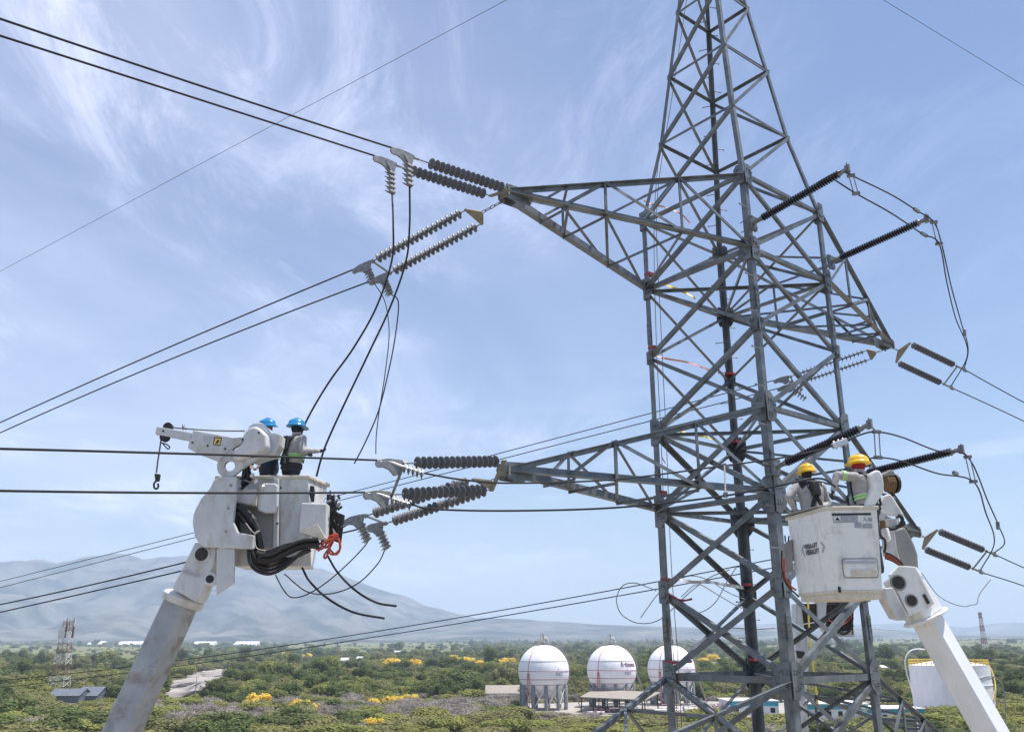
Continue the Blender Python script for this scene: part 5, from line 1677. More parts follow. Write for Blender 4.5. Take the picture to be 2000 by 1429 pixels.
def tank_sphere(cx, base_y, dia_px, label, code, name_txt):
    g = gnd(cx, base_y)
    g.z = terrain(g.x, g.y)
    k = pxm(g)
    rad = dia_px / k / 2
    t = thing('gas_sphere', g, label, 'storage tank', 'spherical gas tanks')
    cz = rad * 1.46
    c = g + V((0, 0, cz))
    shell = MB().ell(c, (rad, rad, rad), n=48, m=28).build('shell', M_WPAINT, t, 'all')
    for zz_ in (0.38, 0.02, -0.28, -0.48):
        rr_ = math.sqrt(1 - zz_ * zz_) * rad * 1.004
        ring = [c + V((rr_ * math.cos(a), rr_ * math.sin(a), zz_ * rad)) for a in [i * math.pi / 24 for i in range(49)]]
        MB().tube(ring, 0.09, 5).build('spray_ring', M_RPIPE if zz_ < 0.2 else M_CONC, t)
    # deluge riser and meridian pipe on the left front
    az = R(-128)
    mer = [c + V((rad * 1.012 * math.cos(el) * math.cos(az), rad * 1.012 * math.cos(el) * math.sin(az), rad * math.sin(el))) for el in [R(-25 + i * 10.5) for i in range(11)]]
    MB().tube(mer, 0.10, 5).build('riser_pipe', M_RPIPE, t)
    for sg in (-0.25, 0.35):
        x0 = c + V((rad * 1.02 * math.cos(az + sg * .12), rad * 1.02 * math.sin(az + sg * .12), 0))
        MB().tube([V((x0.x, x0.y, g.z)), V((x0.x, x0.y, c.z - rad * 0.05))], 0.12, 5).build('riser_pipe', M_RPIPE, t)
    n = 11
    for i in range(n):
        a = 2 * math.pi * i / n + 0.2
        p = g + V((rad * 0.88 * math.cos(a), rad * 0.88 * math.sin(a), 0))
        MB().lathe(p, UP, [(0, 0.6), (cz - rad * 0.54, 0.6), (cz - rad * 0.48, 0.3)], 12).build('column', M_COLUMN, t, True)
        a2 = 2 * math.pi * (i + 1) / n + 0.2
        p2 = g + V((rad * 0.88 * math.cos(a2), rad * 0.88 * math.sin(a2), 0))
        MB().tube([p + V((0, 0, 0.8)), p2 + V((0, 0, cz * 0.66))], 0.11, 5).build('cross_brace', M_WPAINT, t)
        MB().tube([p2 + V((0, 0, 0.8)), p + V((0, 0, cz * 0.62))], 0.09, 5).build('cross_brace', M_WPAINT, t)
    # stair from the ground up the right shoulder to the top platform
    pf = c + V((0, 0, rad * 1.0))
    s0, s1 = g + V((rad * 1.42, -rad * 0.2, 0)), c + V((rad * 0.98, -rad * 0.15, -rad * 0.10))
    stair = [s0, s1] + [c + V((rad * 1.06 * math.cos(R(e)), -rad * 0.12, rad * 1.06 * math.sin(R(e)))) for e in range(6, 84, 8)] + [pf + V((0.5, 0, 0.5))]
    for dy in (-0.4, 0.4):
        MB().tube([p + V((0, dy, 0)) for p in stair], 0.10, 5).build('stair_stringer', M_ROOF, t)
        MB().tube([p + V((0, dy, 1.0)) for p in stair], 0.045, 5).build('handrail', M_ROOF, t)
    MB().box(pf + V((0, 0, 0.35)), (2.0, 1.6, 0.10)).build('top_platform', M_CONC, t)
    for dx in (-2.0, -1, 0, 1, 2.0):
        for dy in (-1.6, 1.6):
            MB().tube([pf + V((dx, dy, 0.3)), pf + V((dx, dy, 1.6))], 0.05, 4).build('rail_post', M_YPAINT if dx < 0 else M_CONC, t)
    for dy in (-1.6, 1.6):
        MB().tube([pf + V((-2.0, dy, 1.6)), pf + V((2.0, dy, 1.6))], 0.05, 4).build('handrail', M_YPAINT, t)
    MB().lathe(pf, UP, [(0, .5), (.9, .5), (1.0, .25), (2.6, .22), (2.7, .4), (3.2, .4)], 10).build('relief_valve', M_CONC, t, True)
    MB().tube([pf + V((-.8, 0, .3)), pf + V((-.8, 0, 3.6))], 0.07, 5).build('vent_pipe', M_CONC, t)
    MB().tube([pf + V((1.9, 0, .3)), pf + V((1.2, 0, 2.2)), pf + V((.3, 0, 2.3))], 0.12, 5).build('vent_pipe', M_WPAINT, t)

    def on(u, v, o=0.0):
        a, e = R(-90 + u), R(v)
        q = rad * 1.006 + o
        return c + V((q * math.cos(e) * math.cos(a), q * math.cos(e) * math.sin(a), q * math.sin(e)))
    lettering(code, on, 25, -1.0, 44, -9, 0.03, M_INKG, 'lettering', shell)
    f = [on(u, v, 0.05) for u, v in ((31.0, 3.0), (33.8, 3.0), (32.4, 7.0))]
    MB().hexa(f, [p + V((0, -0.02, 0)) for p in f]).build('painted_mark', M_INKG, shell)
    if name_txt:
        lettering(name_txt, on, 17, 19.5, 64, 9.0, 0.03, M_MAROON, 'lettering', shell)
    return g, rad


S1, rad1 = tank_sphere(1063, 1388, 101, 'leftmost white gas sphere, standing in front of the green plain', 'V-812', None)
S2, rad2 = tank_sphere(1197, 1383, 97, 'middle white gas sphere with a purple word on its side', 'V-811', 'Refidomsa')
S3, rad3 = tank_sphere(1315, 1378, 93, 'white gas sphere partly hidden by the left tower leg', 'V-810', None)

# yard under the spheres
yard = [gnd(x, y) for x, y in ((1012, 1399), (1300, 1402), (1560, 1408), (1830, 1412), (1840, 1392), (1560, 1374), (1300, 1371), (1000, 1376))]
tag(MB().hexa([V((p.x, p.y, terrain(p.x, p.y) - 0.6)) for p in yard], [V((p.x, p.y, 0.55)) for p in yard]).build('yard', mat('pale_yard_concrete', (0.29, 0.26, 0.225), (0.40, 0.37, 0.33), 0.15, 0.95, 0, 6)), kind='structure')
sandp = [gnd(x, y) for x, y in ((318, 1366), (370, 1362), (405, 1348), (440, 1330), (470, 1309), (425, 1306), (385, 1313), (345, 1330), (330, 1345))]


def sheet(pts, name, m, lift, kind='structure'):
    c = sum(pts, V()) / len(pts)
    rings = []
    for k in (1.0, 0.8, 0.6, 0.4, 0.2):
        rings.append([V((q.x, q.y, terrain(q.x, q.y) + lift + (1 - k) * lift * 2 + fbm(q.x * .05, q.y * .05, 3) * 1.0)) for q in [c + (p - c) * k for p in pts]])
    m_ = MB().loft(rings, cap=False)
    m_.add(rings[-1], [tuple(range(len(pts)))])
    tag(m_.build(name, m, None, 'all'), kind=kind)


sandp = [p + (q - p) * (k / 4) + V((rs_.uniform(-5, 5), rs_.uniform(-12, 12), 0)) for rs_ in [random.Random(4)] for p, q in zip(sandp, sandp[1:] + sandp[:1]) for k in range(4)]
sheet(sandp, 'quarry_slope', M_SAND, 0.25)


def house(x, y, wpx, hpx, dep, label, m_wall, m_roof, pitch=0.25, group='small houses in the plain', name='house', cat='house', z=None, band=None, wins=3, flat=False):
    g = gnd(x, y)
    g.z = terrain(g.x, g.y)
    k = pxm(g)
    w, h = wpx / k / 2, hpx / k
    t = thing(name, g, label, cat, group)
    MB().box(g + V((0, dep / 2, h * 0.5)), (w, dep / 2, h * 0.5)).build('wall', m_wall, t)
    if flat:
        MB().box(g + V((0, dep / 2, h + 0.12)), (w + 0.4, dep / 2 + 0.4, 0.14)).build('roof', m_roof, t)
    else:
        rz = h + w * 0.0 + dep * pitch
        e0, e1 = g + V((-w - .4, -.5, h)), g + V((w + .4, -.5, h))
        b0_, b1_ = g + V((-w - .4, dep + .5, h)), g + V((w + .4, dep + .5, h))
        r0_, r1_ = g + V((-w - .4, dep / 2, rz)), g + V((w + .4, dep / 2, rz))
        for a in ((e0, e1, r1_, r0_), (b1_, b0_, r0_, r1_)):
            MB().hexa(a, [p + V((0, 0, .12)) for p in a]).build('roof', m_roof, t)
        for a in ((e0, r0_, b0_), (e1, b1_, r1_)):
            q = [p + V((0.4 if a[0] is e0 else -0.4, 0, 0)) for p in a]
            MB().hexa(q, [p + V((0.05, 0, 0)) for p in q]).build('gable', m_wall, t)
    if band:
        MB().box(g + V((0, -0.04, h * 0.86)), (w + 0.03, 0.06, h * 0.14)).build('fascia', band, t)
    for i in range(wins):
        wx = -w + 2 * w * (i + 0.5) / wins
        wo_ = MB().box(g + V((wx, -0.02, h * 0.45)), (min(0.9, w / wins * .5), 0.05, h * 0.2)).build('window', M_WPAINT, t)
        MB().box(g + V((wx, -0.075, h * 0.45)), (min(0.9, w / wins * .5) * .82, 0.02, h * 0.165)).build('pane', M_GLASS, wo_)
    return t


GB = 'plant buildings with teal bands'
house(1475, 1400, 95, 29, 14, 'white flat building with teal band left of the near tower leg', M_WALL, M_ROOFW, band=M_TEAL, group=GB, name='plant_building', cat='building', wins=4, flat=True)
house(1632, 1408, 132, 31, 15, 'long white flat building with teal band behind the tower', M_WALL, M_ROOFW, band=M_TEAL, group=GB, name='plant_building', cat='building', wins=6, flat=True)
house(1752, 1410, 112, 24, 12, 'low white building with teal band beside the round tank', M_WALL, M_ROOFW, band=M_TEAL, group=GB, name='plant_building', cat='building', wins=5, flat=True)
house(1645, 1385, 150, 12, 10, 'long grey roofed shed behind the teal buildings', M_CONC, M_ROOF, 0.12, group='sheds', name='shed', cat='shed', wins=0)
house(985, 1366, 72, 12, 16, 'low brown roofed shed left of the first gas sphere', M_WALL, M_ROOF, 0.16, group='sheds', name='shed', cat='shed', wins=2)
house(122, 1374, 60, 13, 10, 'left of two blue grey sheds at the foot of the red mast', M_BLUEROOF, M_BLUEROOF, 0.22, group='sheds', name='shed', cat='shed', wins=0)
house(166, 1372, 42, 11, 12, 'right of two blue grey sheds at the foot of the red mast', M_BLUEROOF, M_BLUEROOF, 0.24, group='sheds', name='shed', cat='shed', wins=0)
house(1832, 1312, 56, 9, 12, 'house with terracotta roof just above the round tank', M_ORANGE, M_ORANGE, 0.2, wins=0)
house(1722, 1322, 26, 16, 12, 'grey block among trees right of the right tower leg', M_WALL, M_ROOFW, 0.1, wins=3)
house(1736, 1345, 32, 8, 12, 'white roofed hut right of the right tower leg', M_WALL, M_ROOFW, 0.2, wins=0)
for i, (x, y, w, h) in enumerate(((642, 1300, 12, 5), (672, 1296, 14, 6), (712, 1294, 32, 7), (758, 1293, 16, 6), (780, 1282, 22, 8), (1960, 1302, 22, 7), (1985, 1300, 18, 8), (1918, 1300, 12, 6), (5, 1368, 14, 8))):
    house(x, y, w, h, 10, ['small pale house, leftmost of the cluster left of the big dark tree', 'pale house second from the left in the village cluster', 'wide white roofed house in the village cluster', 'pale house right of the wide village house', 'grey roofed house at the back of the village cluster',
                           'white house near the right edge', 'white house touching the right edge', 'small white house left of those at the right edge', 'white hut at the left edge'][i], M_WALL, M_ROOFW, 0.25, wins=0)
for i, (x0, x1, y) in enumerate(((225, 305, 1258), (372, 415, 1258.5), (455, 500, 1258), (168, 196, 1258.5))):
    a, b = at(x0, y, 3400), at(x1, y, 3400)
    za = terrain(a.x, a.y)
    t = MB()
    n = 7
    w = (b.x - a.x) / n
    for k in range(n):
        xa, xb = a.x + w * k + w * .04, a.x + w * (k + .96)
        t.hexa([V((xa, a.y, za)), V((xb, a.y, za)), V((xb, a.y + 60, za)), V((xa, a.y + 60, za))], [V((xa, a.y, za + 5)), V((xb, a.y, za + 5)), V((xb, a.y + 50, za + 15)), V((xa, a.y + 50, za + 15))])
    tag(t.build('greenhouse', M_WPAINT, None), ['long white greenhouse row left of the left boom', 'long white greenhouse row right of the left boom', 'faint white greenhouse row below the mountain', 'short white greenhouse row near the red mast'][i], 'greenhouse', 'greenhouses')

# open shelter in front of the spheres
tp = [gnd(1133, 1394), gnd(1262, 1402), gnd(1292, 1391), gnd(1160, 1383)]
sh = thing('open_shelter', tp[0], 'open shelter with brown sheet roof in front of the gas spheres', 'shelter')
ks = pxm(tp[0])
hh = 27 / ks
rf = [V((p.x, p.y, 0.5 + hh)) for p in tp]
rf[2].z += 1.0
rf[3].z += 1.0
MB().hexa(rf, [p + V((0, 0, 0.25)) for p in rf]).build('roof', M_ROOF, sh)
bk_ = [rf[3] + V((0, .05, .2)), rf[2] + V((0, .05, .2)), rf[2] + V((0, 6, -1.2)), rf[3] + V((0, 6, -1.2))]
MB().hexa(bk_, [p + V((0, 0, 0.2)) for p in bk_]).build('roof', M_ROOF, sh)
for i in range(6):
    for a, b in ((0, 1), (3, 2)):
        p = rf[a].lerp(rf[b], (i + .15) / 5.4)
        MB().box(V((p.x, p.y, p.z / 2)), (0.16, 0.16, p.z / 2)).build('post', M_DARK, sh)
# pipe racks and small plant in the yard
rp = random.Random(5)
for i in range(26):
    x, y = rp.choice([rp.uniform(1120, 1420), rp.uniform(1290, 1420)]), rp.uniform(1384, 1398)
    g = gnd(x, y, .55)
    L_ = rp.uniform(3, 9)
    mm = rp.choice([M_RPIPE, M_WPAINT, M_CONC, M_YPAINT, M_WPAINT])
    t = thing('pipe_run', g, '%s %s pipe run with valve %s' % ('long' if L_ > 6 else 'short', {'red_pipe': 'red', 'white_tank_paint': 'white', 'concrete': 'grey', 'yellow_rail_paint': 'yellow'}[mm.name], 'under the middle sphere' if x < 1200 else 'between the middle and third sphere' if x < 1290 else 'right of the third sphere'), 'pipe', 'yard pipework')
    zz_ = rp.uniform(.6, 1.8)
    MB().tube([g + V((-L_ / 2, 0, 0)), g + V((-L_ / 2, 0, zz_)), g + V((L_ / 2, 0, zz_)), g + V((L_ / 2, 0, 0))], rp.uniform(.1, .28), 6).build('pipe', mm, t)
    MB().lathe(g + V((0, 0, zz_)), UP, [(-.3, .35), (.35, .35), (.5, .1), (1.0, .1), (1.02, .35), (1.1, .35)], 8).build('valve', rp.choice([M_RPIPE, M_CONC]), t)

# big cylindrical tank
g = gnd(1867, 1401)
rt = 146 / pxm(g) / 2 * 1.06
d_ = V((g.x, g.y, 0)).length
g = g * ((d_ + rt) / d_)
g.z = 0.0
kt = pxm(g)
rt, ht = 146 / kt / 2, 91 / kt
tk = thing('storage_tank', g, 'large white cylindrical tank with yellow top railing behind the right boom', 'storage tank')
shell = MB().lathe(g, UP, [(0, rt), (ht, rt)], 64).build('shell', M_WPAINT, tk, True)
MB().lathe(g + V((0, 0, ht)), UP, [(0.0, rt * 1.002), (.15, rt * 1.002), (2.0, 0.5)], 64).build('roof', M_ROOFW, tk, True)
for k in (0.62, 0.78):
    MB().lathe(g + V((0, 0, ht * k)), UP, [(-.12, rt * 1.0), (-.12, rt * 1.012), (.12, rt * 1.012), (.12, rt)], 64, cap=False).build('wind_girder', M_WPAINT, tk, True)
n = 44
for k in range(n):
    a = 2 * math.pi * k / n
    p = g + V((rt * .985 * math.cos(a), rt * .985 * math.sin(a), ht))
    MB().tube([p, p + V((0, 0, 1.7))], 0.09, 4).build('rail_post', M_YPAINT, tk)
for zz_ in (.9, 1.7):
    MB().tube([g + V((rt * .985 * math.cos(a), rt * .985 * math.sin(a), ht + zz_)) for a in [i * math.pi / 32 for i in range(65)]], 0.08, 5).build('handrail', M_YPAINT, tk)
spir = [g + V(((rt + .7) * math.cos(R(a)), (rt + .7) * math.sin(R(a)), ht * (1 - (a + 70) / 95 * -1) if False else ht * min(1, (a + 75) / 75))) for a in range(-75, 12, 5)]
MB().tube(spir, 0.16, 5).build('stair', M_ROOF, tk)
MB().tube([p + V((0, 0, 1.1)) for p in spir], 0.1, 5).build('handrail', M_YPAINT, tk)


# lattice radio masts
def mast_tower(x, y_base, y_top, w_px, label, dishes):
    g = gnd(x, y_base)
    g.z = terrain(g.x, g.y)
    k = pxm(g)
    H_, w = (y_base - y_top) / k * 1.02, w_px / k / 2
    t = thing('radio_mast', g, label, 'mast', 'lattice radio masts')
    ns = 7
    P = lambda i, z_: g + V((w * (1 - .62 * z_) * (1, -1, -1, 1)[i], w * (1 - .62 * z_) * (1, 1, -1, -1)[i], H_ * z_))
    th = max(0.09, 0.62 / k)
    for s in range(ns):
        m = M_COMM_R if s % 2 == 0 else M_COMM_W
        for i in range(4):
            MB().tube([P(i, s / ns), P(i, (s + 1) / ns)], th, 4).build('leg', m, t)
            for z0, z1 in ((s, s + .5), (s + .5, s + 1)):
                MB().tube([P(i, z0 / ns), P((i + 1) % 4, z1 / ns)], th * .6, 4).build('brace', m, t)
                MB().tube([P((i + 1) % 4, z0 / ns), P(i, z1 / ns)], th * .6, 4).build('brace', m, t)
    for i in range(dishes):
        a = i * 2.1
        zz_ = H_ * (.98 - .05 * (i % 4))
        p = g + V((w * .8 * math.cos(a), w * .8 * math.sin(a) - .3, zz_))
        if i % 3 == 2:
            MB().lathe(p + V((.8, -.8, -H_ * .1)), V((.3, -1, 0)), [(0, .2), (.3, 1.1), (.5, 1.15)], 12).build('dish', M_COMM_W, t, True)
        else:
            MB().box(p, (.35, .25, 1.7)).build('panel_antenna', M_COMM_R if i % 4 else M_COMM_W, t)
    MB().tube([g + V((0, 0, H_)), g + V((0, 0, H_ * 1.04))], th * .6, 4).build('lightning_rod', M_COMM_W, t)


mast_tower(112, 1364, 1222, 32, 'red and white lattice radio mast with antennas at the left', 9)
mast_tower(1927, 1282, 1200, 9, 'slim red and white lattice mast near the right edge', 5)
for x, y0, y1, lb in ((1731, 1250, 1238, 'tiny far pylon on the horizon right of the tower'),):
    pass


# street lamps with curved arms
def lamp(pts, Y, r, label):
    p = [at(x, y, Y) for x, y in pts]
    base = V((p[0].x, p[0].y, terrain(p[0].x, p[0].y)))
    t = thing('street_lamp', base, label, 'lamp', 'curved arm street lamps')
    MB().tube(spline([base] + p, 6), r, 8).build('pole', M_WPAINT if 'white' in label else M_COLUMN, t, True)
    e, d = p[-1], (p[-1] - p[-2]).normalized()
    MB().box(e + d * 0.4, (0.45, 0.18, 0.07), (d, V((0, 1, 0)), d.cross(V((0, 1, 0))))).build('lamp_head', M_CONC, t, bevel=0.03)


lamp([(1788, 1384), (1780, 1345), (1770, 1310), (1768, 1288), (1776, 1272), (1790, 1267), (1806, 1268)], 120, 0.085, 'white street lamp with curved arm left of the right boom')
lamp([(1966, 1425), (1964, 1380), (1960, 1345), (1952, 1328), (1940, 1321), (1922, 1322), (1914, 1328)], 120, 0.075, 'grey street lamp with curved arm at the right edge')
for x, y0, y1, lb in ((381, 1357, 1324, 'bare pole at the pale quarry slope'), (1002, 1345, 1295, 'thin pole left of the first sphere'), (1808, 1383, 1352, 'short lamp post in front of the round tank'), (799, 1338, 1326, 'short pole left of the big dark tree')):
    g = gnd(x, y0)
    g.z = terrain(g.x, g.y)
    hgt = (y0 - y1) / pxm(g)
    t = thing('utility_pole', g, lb, 'pole', 'utility poles')
    MB().lathe(g, UP, [(0, .16), (hgt, .10)], 8).build('pole', M_CONC, t, True)
    MB().box(g + V((0, 0, hgt - .3)), (.7, .08, .07)).build('crossarm', M_CONC, t)

# ================================================================== vegetation
def leaf_mat(name, c1, c2, trans=0.32, rnd=0.15):
    m = mat(name, c1, c2, 0.9, 0.8, 0, 3, rnd=rnd, spec=0.15)
    n, l = m.node_tree.nodes, m.node_tree.links
    b = n['Principled BSDF']
    tr = n.new('ShaderNodeBsdfTranslucent')
    l.new(b.inputs['Base Color'].links[0].from_socket, tr.inputs[0])
    mx = n.new('ShaderNodeMixShader')
    mx.inputs[0].default_value = trans
    l.new(b.outputs[0], mx.inputs[1])
    l.new(tr.outputs[0], mx.inputs[2])
    l.new(mx.outputs[0], n['Material Output'].inputs[0])
    return m


LEAF = [leaf_mat('olive_scrub_leaves', (0.20, 0.195, 0.080), (0.29, 0.275, 0.12)),
        leaf_mat('deep_green_leaves', (0.085, 0.115, 0.038), (0.17, 0.20, 0.065)),
        leaf_mat('grey_bare_twigs', (0.25, 0.22, 0.195), (0.36, 0.32, 0.285), 0.1, 0.15),
        leaf_mat('yellow_blossom', (0.72, 0.50, 0.05), (0.88, 0.70, 0.17), 0.3, 0.12),
        leaf_mat('fresh_green_leaves', (0.20, 0.215, 0.06), (0.30, 0.305, 0.09))]
M_BARK = mat('grey_bark', (0.10, 0.08, 0.06), (0.16, 0.13, 0.10), 3, 0.9)
M_PALM = leaf_mat('palm_fronds', (0.03, 0.05, 0.016), (0.06, 0.09, 0.03), 0.15)


def crown_mesh(kind, seed, n):
    """unit crown: about 1 wide (radius .5), sitting on z=0"""
    rd = random.Random(seed)
    m = MB()
    flat = (0.52, 0.82, 0.46, 0.66, 0.58)[kind]
    lobes = []
    for i in range(13 if kind != 1 else 17):
        a, rr_ = rd.uniform(0, 6.283), math.sqrt(rd.random()) * 0.34
        lobes.append((V((rr_ * math.cos(a), rr_ * math.sin(a), flat * rd.uniform(.30, .78) * (1 - 1.1 * rr_ * rr_ * 4 * 0.45))), rd.uniform(.13, .25)))
    size = (0.029, 0.033, 0.024, 0.034, 0.030)[kind]
    for i in range(n):
        c, rr_ = rd.choice(lobes)
        d = V((rd.gauss(0, 1), rd.gauss(0, 1), rd.gauss(0.25, 1))).normalized()
        q = rd.random() ** (0.45 if kind != 2 else 0.9)
        p = c + V((d.x * rr_, d.y * rr_, d.z * rr_ * 0.75)) * q
        if p.z < 0.03:
            p.z = rd.uniform(0.03, 0.15)
        nrm = (d + V((rd.uniform(-1, 1), rd.uniform(-1, 1), rd.uniform(-.3, 1))) * 0.8).normalized()
        u = nrm.orthogonal().normalized()
        u = Matrix.Rotation(rd.uniform(0, 6.28), 3, nrm) @ u
        w = nrm.cross(u)
        s = size * rd.uniform(.6, 1.4)
        if kind == 2:
            u, w = u * 2.6, w * 0.28
        m.add([p - u * s, p + w * s * .7, p + u * s, p - w * s * .7], [(0, 1, 2, 3)])
    return m.mesh('crown', LEAF[kind], fix=False)


def trunk_mesh(seed):
    rd = random.Random(seed)
    m = MB()
    m.tube([(0, 0, -0.05), (0.01, 0, 0.12), (0.0, 0.02, 0.28)], [.022, .017, .012], 6)
    for i in range(5):
        a = i * 1.3 + rd.random()
        m.tube([(0, 0.01, 0.14 + .02 * i), (.10 * math.cos(a), .10 * math.sin(a), .28 + .02 * i), (.24 * math.cos(a), .24 * math.sin(a), .42)], [.011, .008, .004], 5)
    return m.mesh('trunk', M_BARK)


NV = 4
CROWN = [[crown_mesh(k, 100 * k + v, (3000, 3000, 2400, 2400, 3000)[k]) for v in range(NV)] for k in range(5)]
TRUNK = [trunk_mesh(s) for s in range(3)]


def in_poly(x, y, P):
    c = False
    j = len(P) - 1
    for i in range(len(P)):
        if (P[i][1] > y) != (P[j][1] > y) and x < (P[j][0] - P[i][0]) * (y - P[i][1]) / (P[j][1] - P[i][1]) + P[i][0]:
            c = not c
        j = i
    return c


FIELDS = [[(-60, 1285), (370, 1287), (430, 1274), (-60, 1270)], [(1290, 1300), (1480, 1298), (1490, 1289), (1290, 1291)], [(1690, 1268), (2060, 1270), (2060, 1263), (1690, 1262)], [(560, 1272), (900, 1273), (920, 1266), (560, 1265)]]
M_GRASS = mat('pale_field_grass', (0.125, 0.135, 0.055), (0.20, 0.195, 0.09), 0.01, 0.95, 0, 6, spec=0.05)
for F in FIELDS:
    sheet([gnd(*p).lerp(gnd(*q), k / 4) for p, q in zip(F, F[1:] + F[:1]) for k in range(4)], 'field', M_GRASS, 0.5)
CLEAR = [[(q.x, q.y) for q in sandp], [(q.x, q.y) for q in yard]]
CLEAR.append([(p.x, p.y) for p in (gnd(1420, 1418), gnd(1820, 1424), gnd(1830, 1395), gnd(1430, 1385))])
CLEAR.append([(p.x, p.y) for p in (gnd(310, 1380), gnd(385, 1374), gnd(440, 1350), gnd(478, 1318), gnd(470, 1306), gnd(400, 1312), gnd(330, 1340))])
FPOLY = []
for F in FIELDS:
    FPOLY.append([(p.x, p.y) for p in (gnd(F[0][0], F[0][1] + 4), gnd(F[1][0], F[1][1] + 4), gnd(*F[2]), gnd(*F[3]))])
CLEAR.append([(p.x, p.y) for p in (gnd(940, 1372), gnd(1020, 1372), gnd(1020, 1356), gnd(940, 1356))])
CLEAR.append([(p.x, p.y) for p in (gnd(90, 1386), gnd(195, 1386), gnd(195, 1362), gnd(90, 1362))])
tk_c, tk_r = (g0 := tk.location.copy()), rt + 5


def blocked(x, y):
    if (x - tk_c.x) ** 2 + (y - tk_c.y) ** 2 < tk_r ** 2:
        return True
    if any(in_poly(x, y, P) for P in FPOLY):
        return random.random() < 0.86
    return any(in_poly(x, y, P) for P in CLEAR)


def species(x, y, rd):
    a = fbm(x * 0.011, y * 0.011, 3, 1.1)
    b = fbm(x * 0.006, y * 0.006, 3, 7.7)
    r = math.hypot(x, y)
    u = rd.random()
    if 246 < r < 350 and b > 0.03 and u < 0.75:
        return 2
    if u < 0.07:
        return 2
    if r < 300 and u < 0.55:
        return rd.choice((0, 4, 0))
    if a > 0.08:
        return 1 if u < 0.72 else 4
    if a < -0.12:
        return 0 if u < 0.75 else 4
    return rd.choice((0, 1, 4, 0, 1))


rd = random.Random(21)
cand = []
r = 205.0
while r < 5200:
    sp_ = 4.3 if r < 420 else (4.3 + (r - 420) * 0.0105)
    if r > 1500:
        sp_ = 16 + (r - 1500) * 0.009
    lim = R(34)
    na = int(2 * lim * r / sp_)
    for i in range(na):
        a = -lim + 2 * lim * (i + rd.uniform(-.5, .5)) / na
        q = r + rd.uniform(-.5, .5) * sp_
        x, y = q * math.sin(a), q * math.cos(a)
        if blocked(x, y):
            continue
        field = fbm(x * 0.0012, y * 0.0034, 3, 5.5)
        if q > 620 and field > 0.11 and rd.random() < 0.93:
            continue                                      # open grass fields
        gap = fbm(x * 0.012, y * 0.012, 3, 2.9)
        if q > 330 and gap > 0.13 and rd.random() < 0.75:
            continue                                      # clearings
        k = species(x, y, rd)
        wd = (4.0 + 7.5 * rd.random() ** 1.8) * (1.0 if q < 420 else min(1.75, 1 + (q - 420) / 1700))
        if k == 2:
            wd *= 0.8
        ht_ = rd.uniform(0.75, 1.25) * (0.8 if k == 2 else 1.0)
        if q > 420:
            ht_ *= 0.62 + 0.75 * rd.random() ** 2.5
            wd *= 0.75 + 0.7 * rd.random() ** 2
        elif q < 330:
            ht_ *= 0.55 if k != 2 else 0.95
            wd *= 1.25
            if R(0.5) < a < R(11):
                ht_ *= 0.55                               # low growth in front of the yard
                k = 4 if k == 1 else k
        cand.append((x, y, k, wd, ht_, rd.uniform(0, 6.28), rd.randrange(NV)))
    r += sp_ * 0.86

YEL = [(500, 1384, 46), (591, 1398, 56), (735, 1388, 44), (765, 1384, 46), (800, 1376, 40), (672, 1318, 30), (690, 1314, 26), (765, 1309, 44), (808, 1307, 40), (850, 1304, 30), (890, 1300, 40), (912, 1302, 36), (938, 1304, 30), (975, 1302, 40), (1000, 1300, 30), (1015, 1308, 26),
       (1395, 1293, 34), (1372, 1296, 30), (205, 1296, 20), (6, 1424, 40), (560, 1286, 26), (600, 1285, 22), (1890, 1306, 26), (735, 1434, 60), (440, 1368, 34)]
YLAB = ['yellow flowering tree left of the round yellow one, below the quarry slope', 'roundest and brightest yellow flowering tree in the scrub', 'left tree of the yellow flowering trio in grey scrub', 'middle tree of the yellow flowering trio in grey scrub', 'right tree of the yellow flowering trio in grey scrub']
GT = 'scrub trees of the near plain'
SLAB = ['olive scrub tree', 'deep green tree', 'grey thorn shrub', 'yellow flowering tree', 'fresh green shrub']


def tree(x, y, k, wd, ht_, rot, v, label, group, name='scrub_tree'):
    g = V((x, y, terrain(x, y) - 0.1))
    t = bpy.data.objects.new(name, None)
    t.empty_display_size = 0.3
    col.objects.link(t)
    M = Matrix.Translation(g) @ Matrix.Rotation(rot, 4, 'Z') @ Matrix.Diagonal((wd, wd, wd * ht_, 1))
    t.matrix_world = M
    tag(t, label, 'tree' if k != 2 else 'shrub', group)
    for nm, me in (('trunk', TRUNK[v % 3]), ('crown', CROWN[k][v])):
        o = bpy.data.objects.new(nm, me)
        col.objects.link(o)
        o.parent = t
    return t


def ytree(i):
    x, y, w = YEL[i]
    g = gnd(x, y)
    wd = w * (1.2 if i < 2 else 0.95) / pxm(g)
    lab = YLAB[i] if i < len(YLAB) else ('yellow flowering tree in the belt beyond the big dark tree' if 5 <= i < 16 else 'lone small yellow flowering tree')
    tree(g.x, g.y, 3, wd, 0.95, i * 1.7, i % NV, lab, 'yellow flowering trees', 'flowering_tree')


for i in range(len(YEL)):
    ytree(i)
g = gnd(882, 1357)
tree(g.x, g.y, 1, 106 / pxm(g), 0.66, 0.4, 0, 'very large round dark green tree left of the first gas sphere', None, 'broad_tree')
tree(g.x + 1, g.y + 1.5, 1, 92 / pxm(g), 0.72, 2.4, 1, 'dark green tree merged with the back of the largest round tree', None, 'broad_tree')
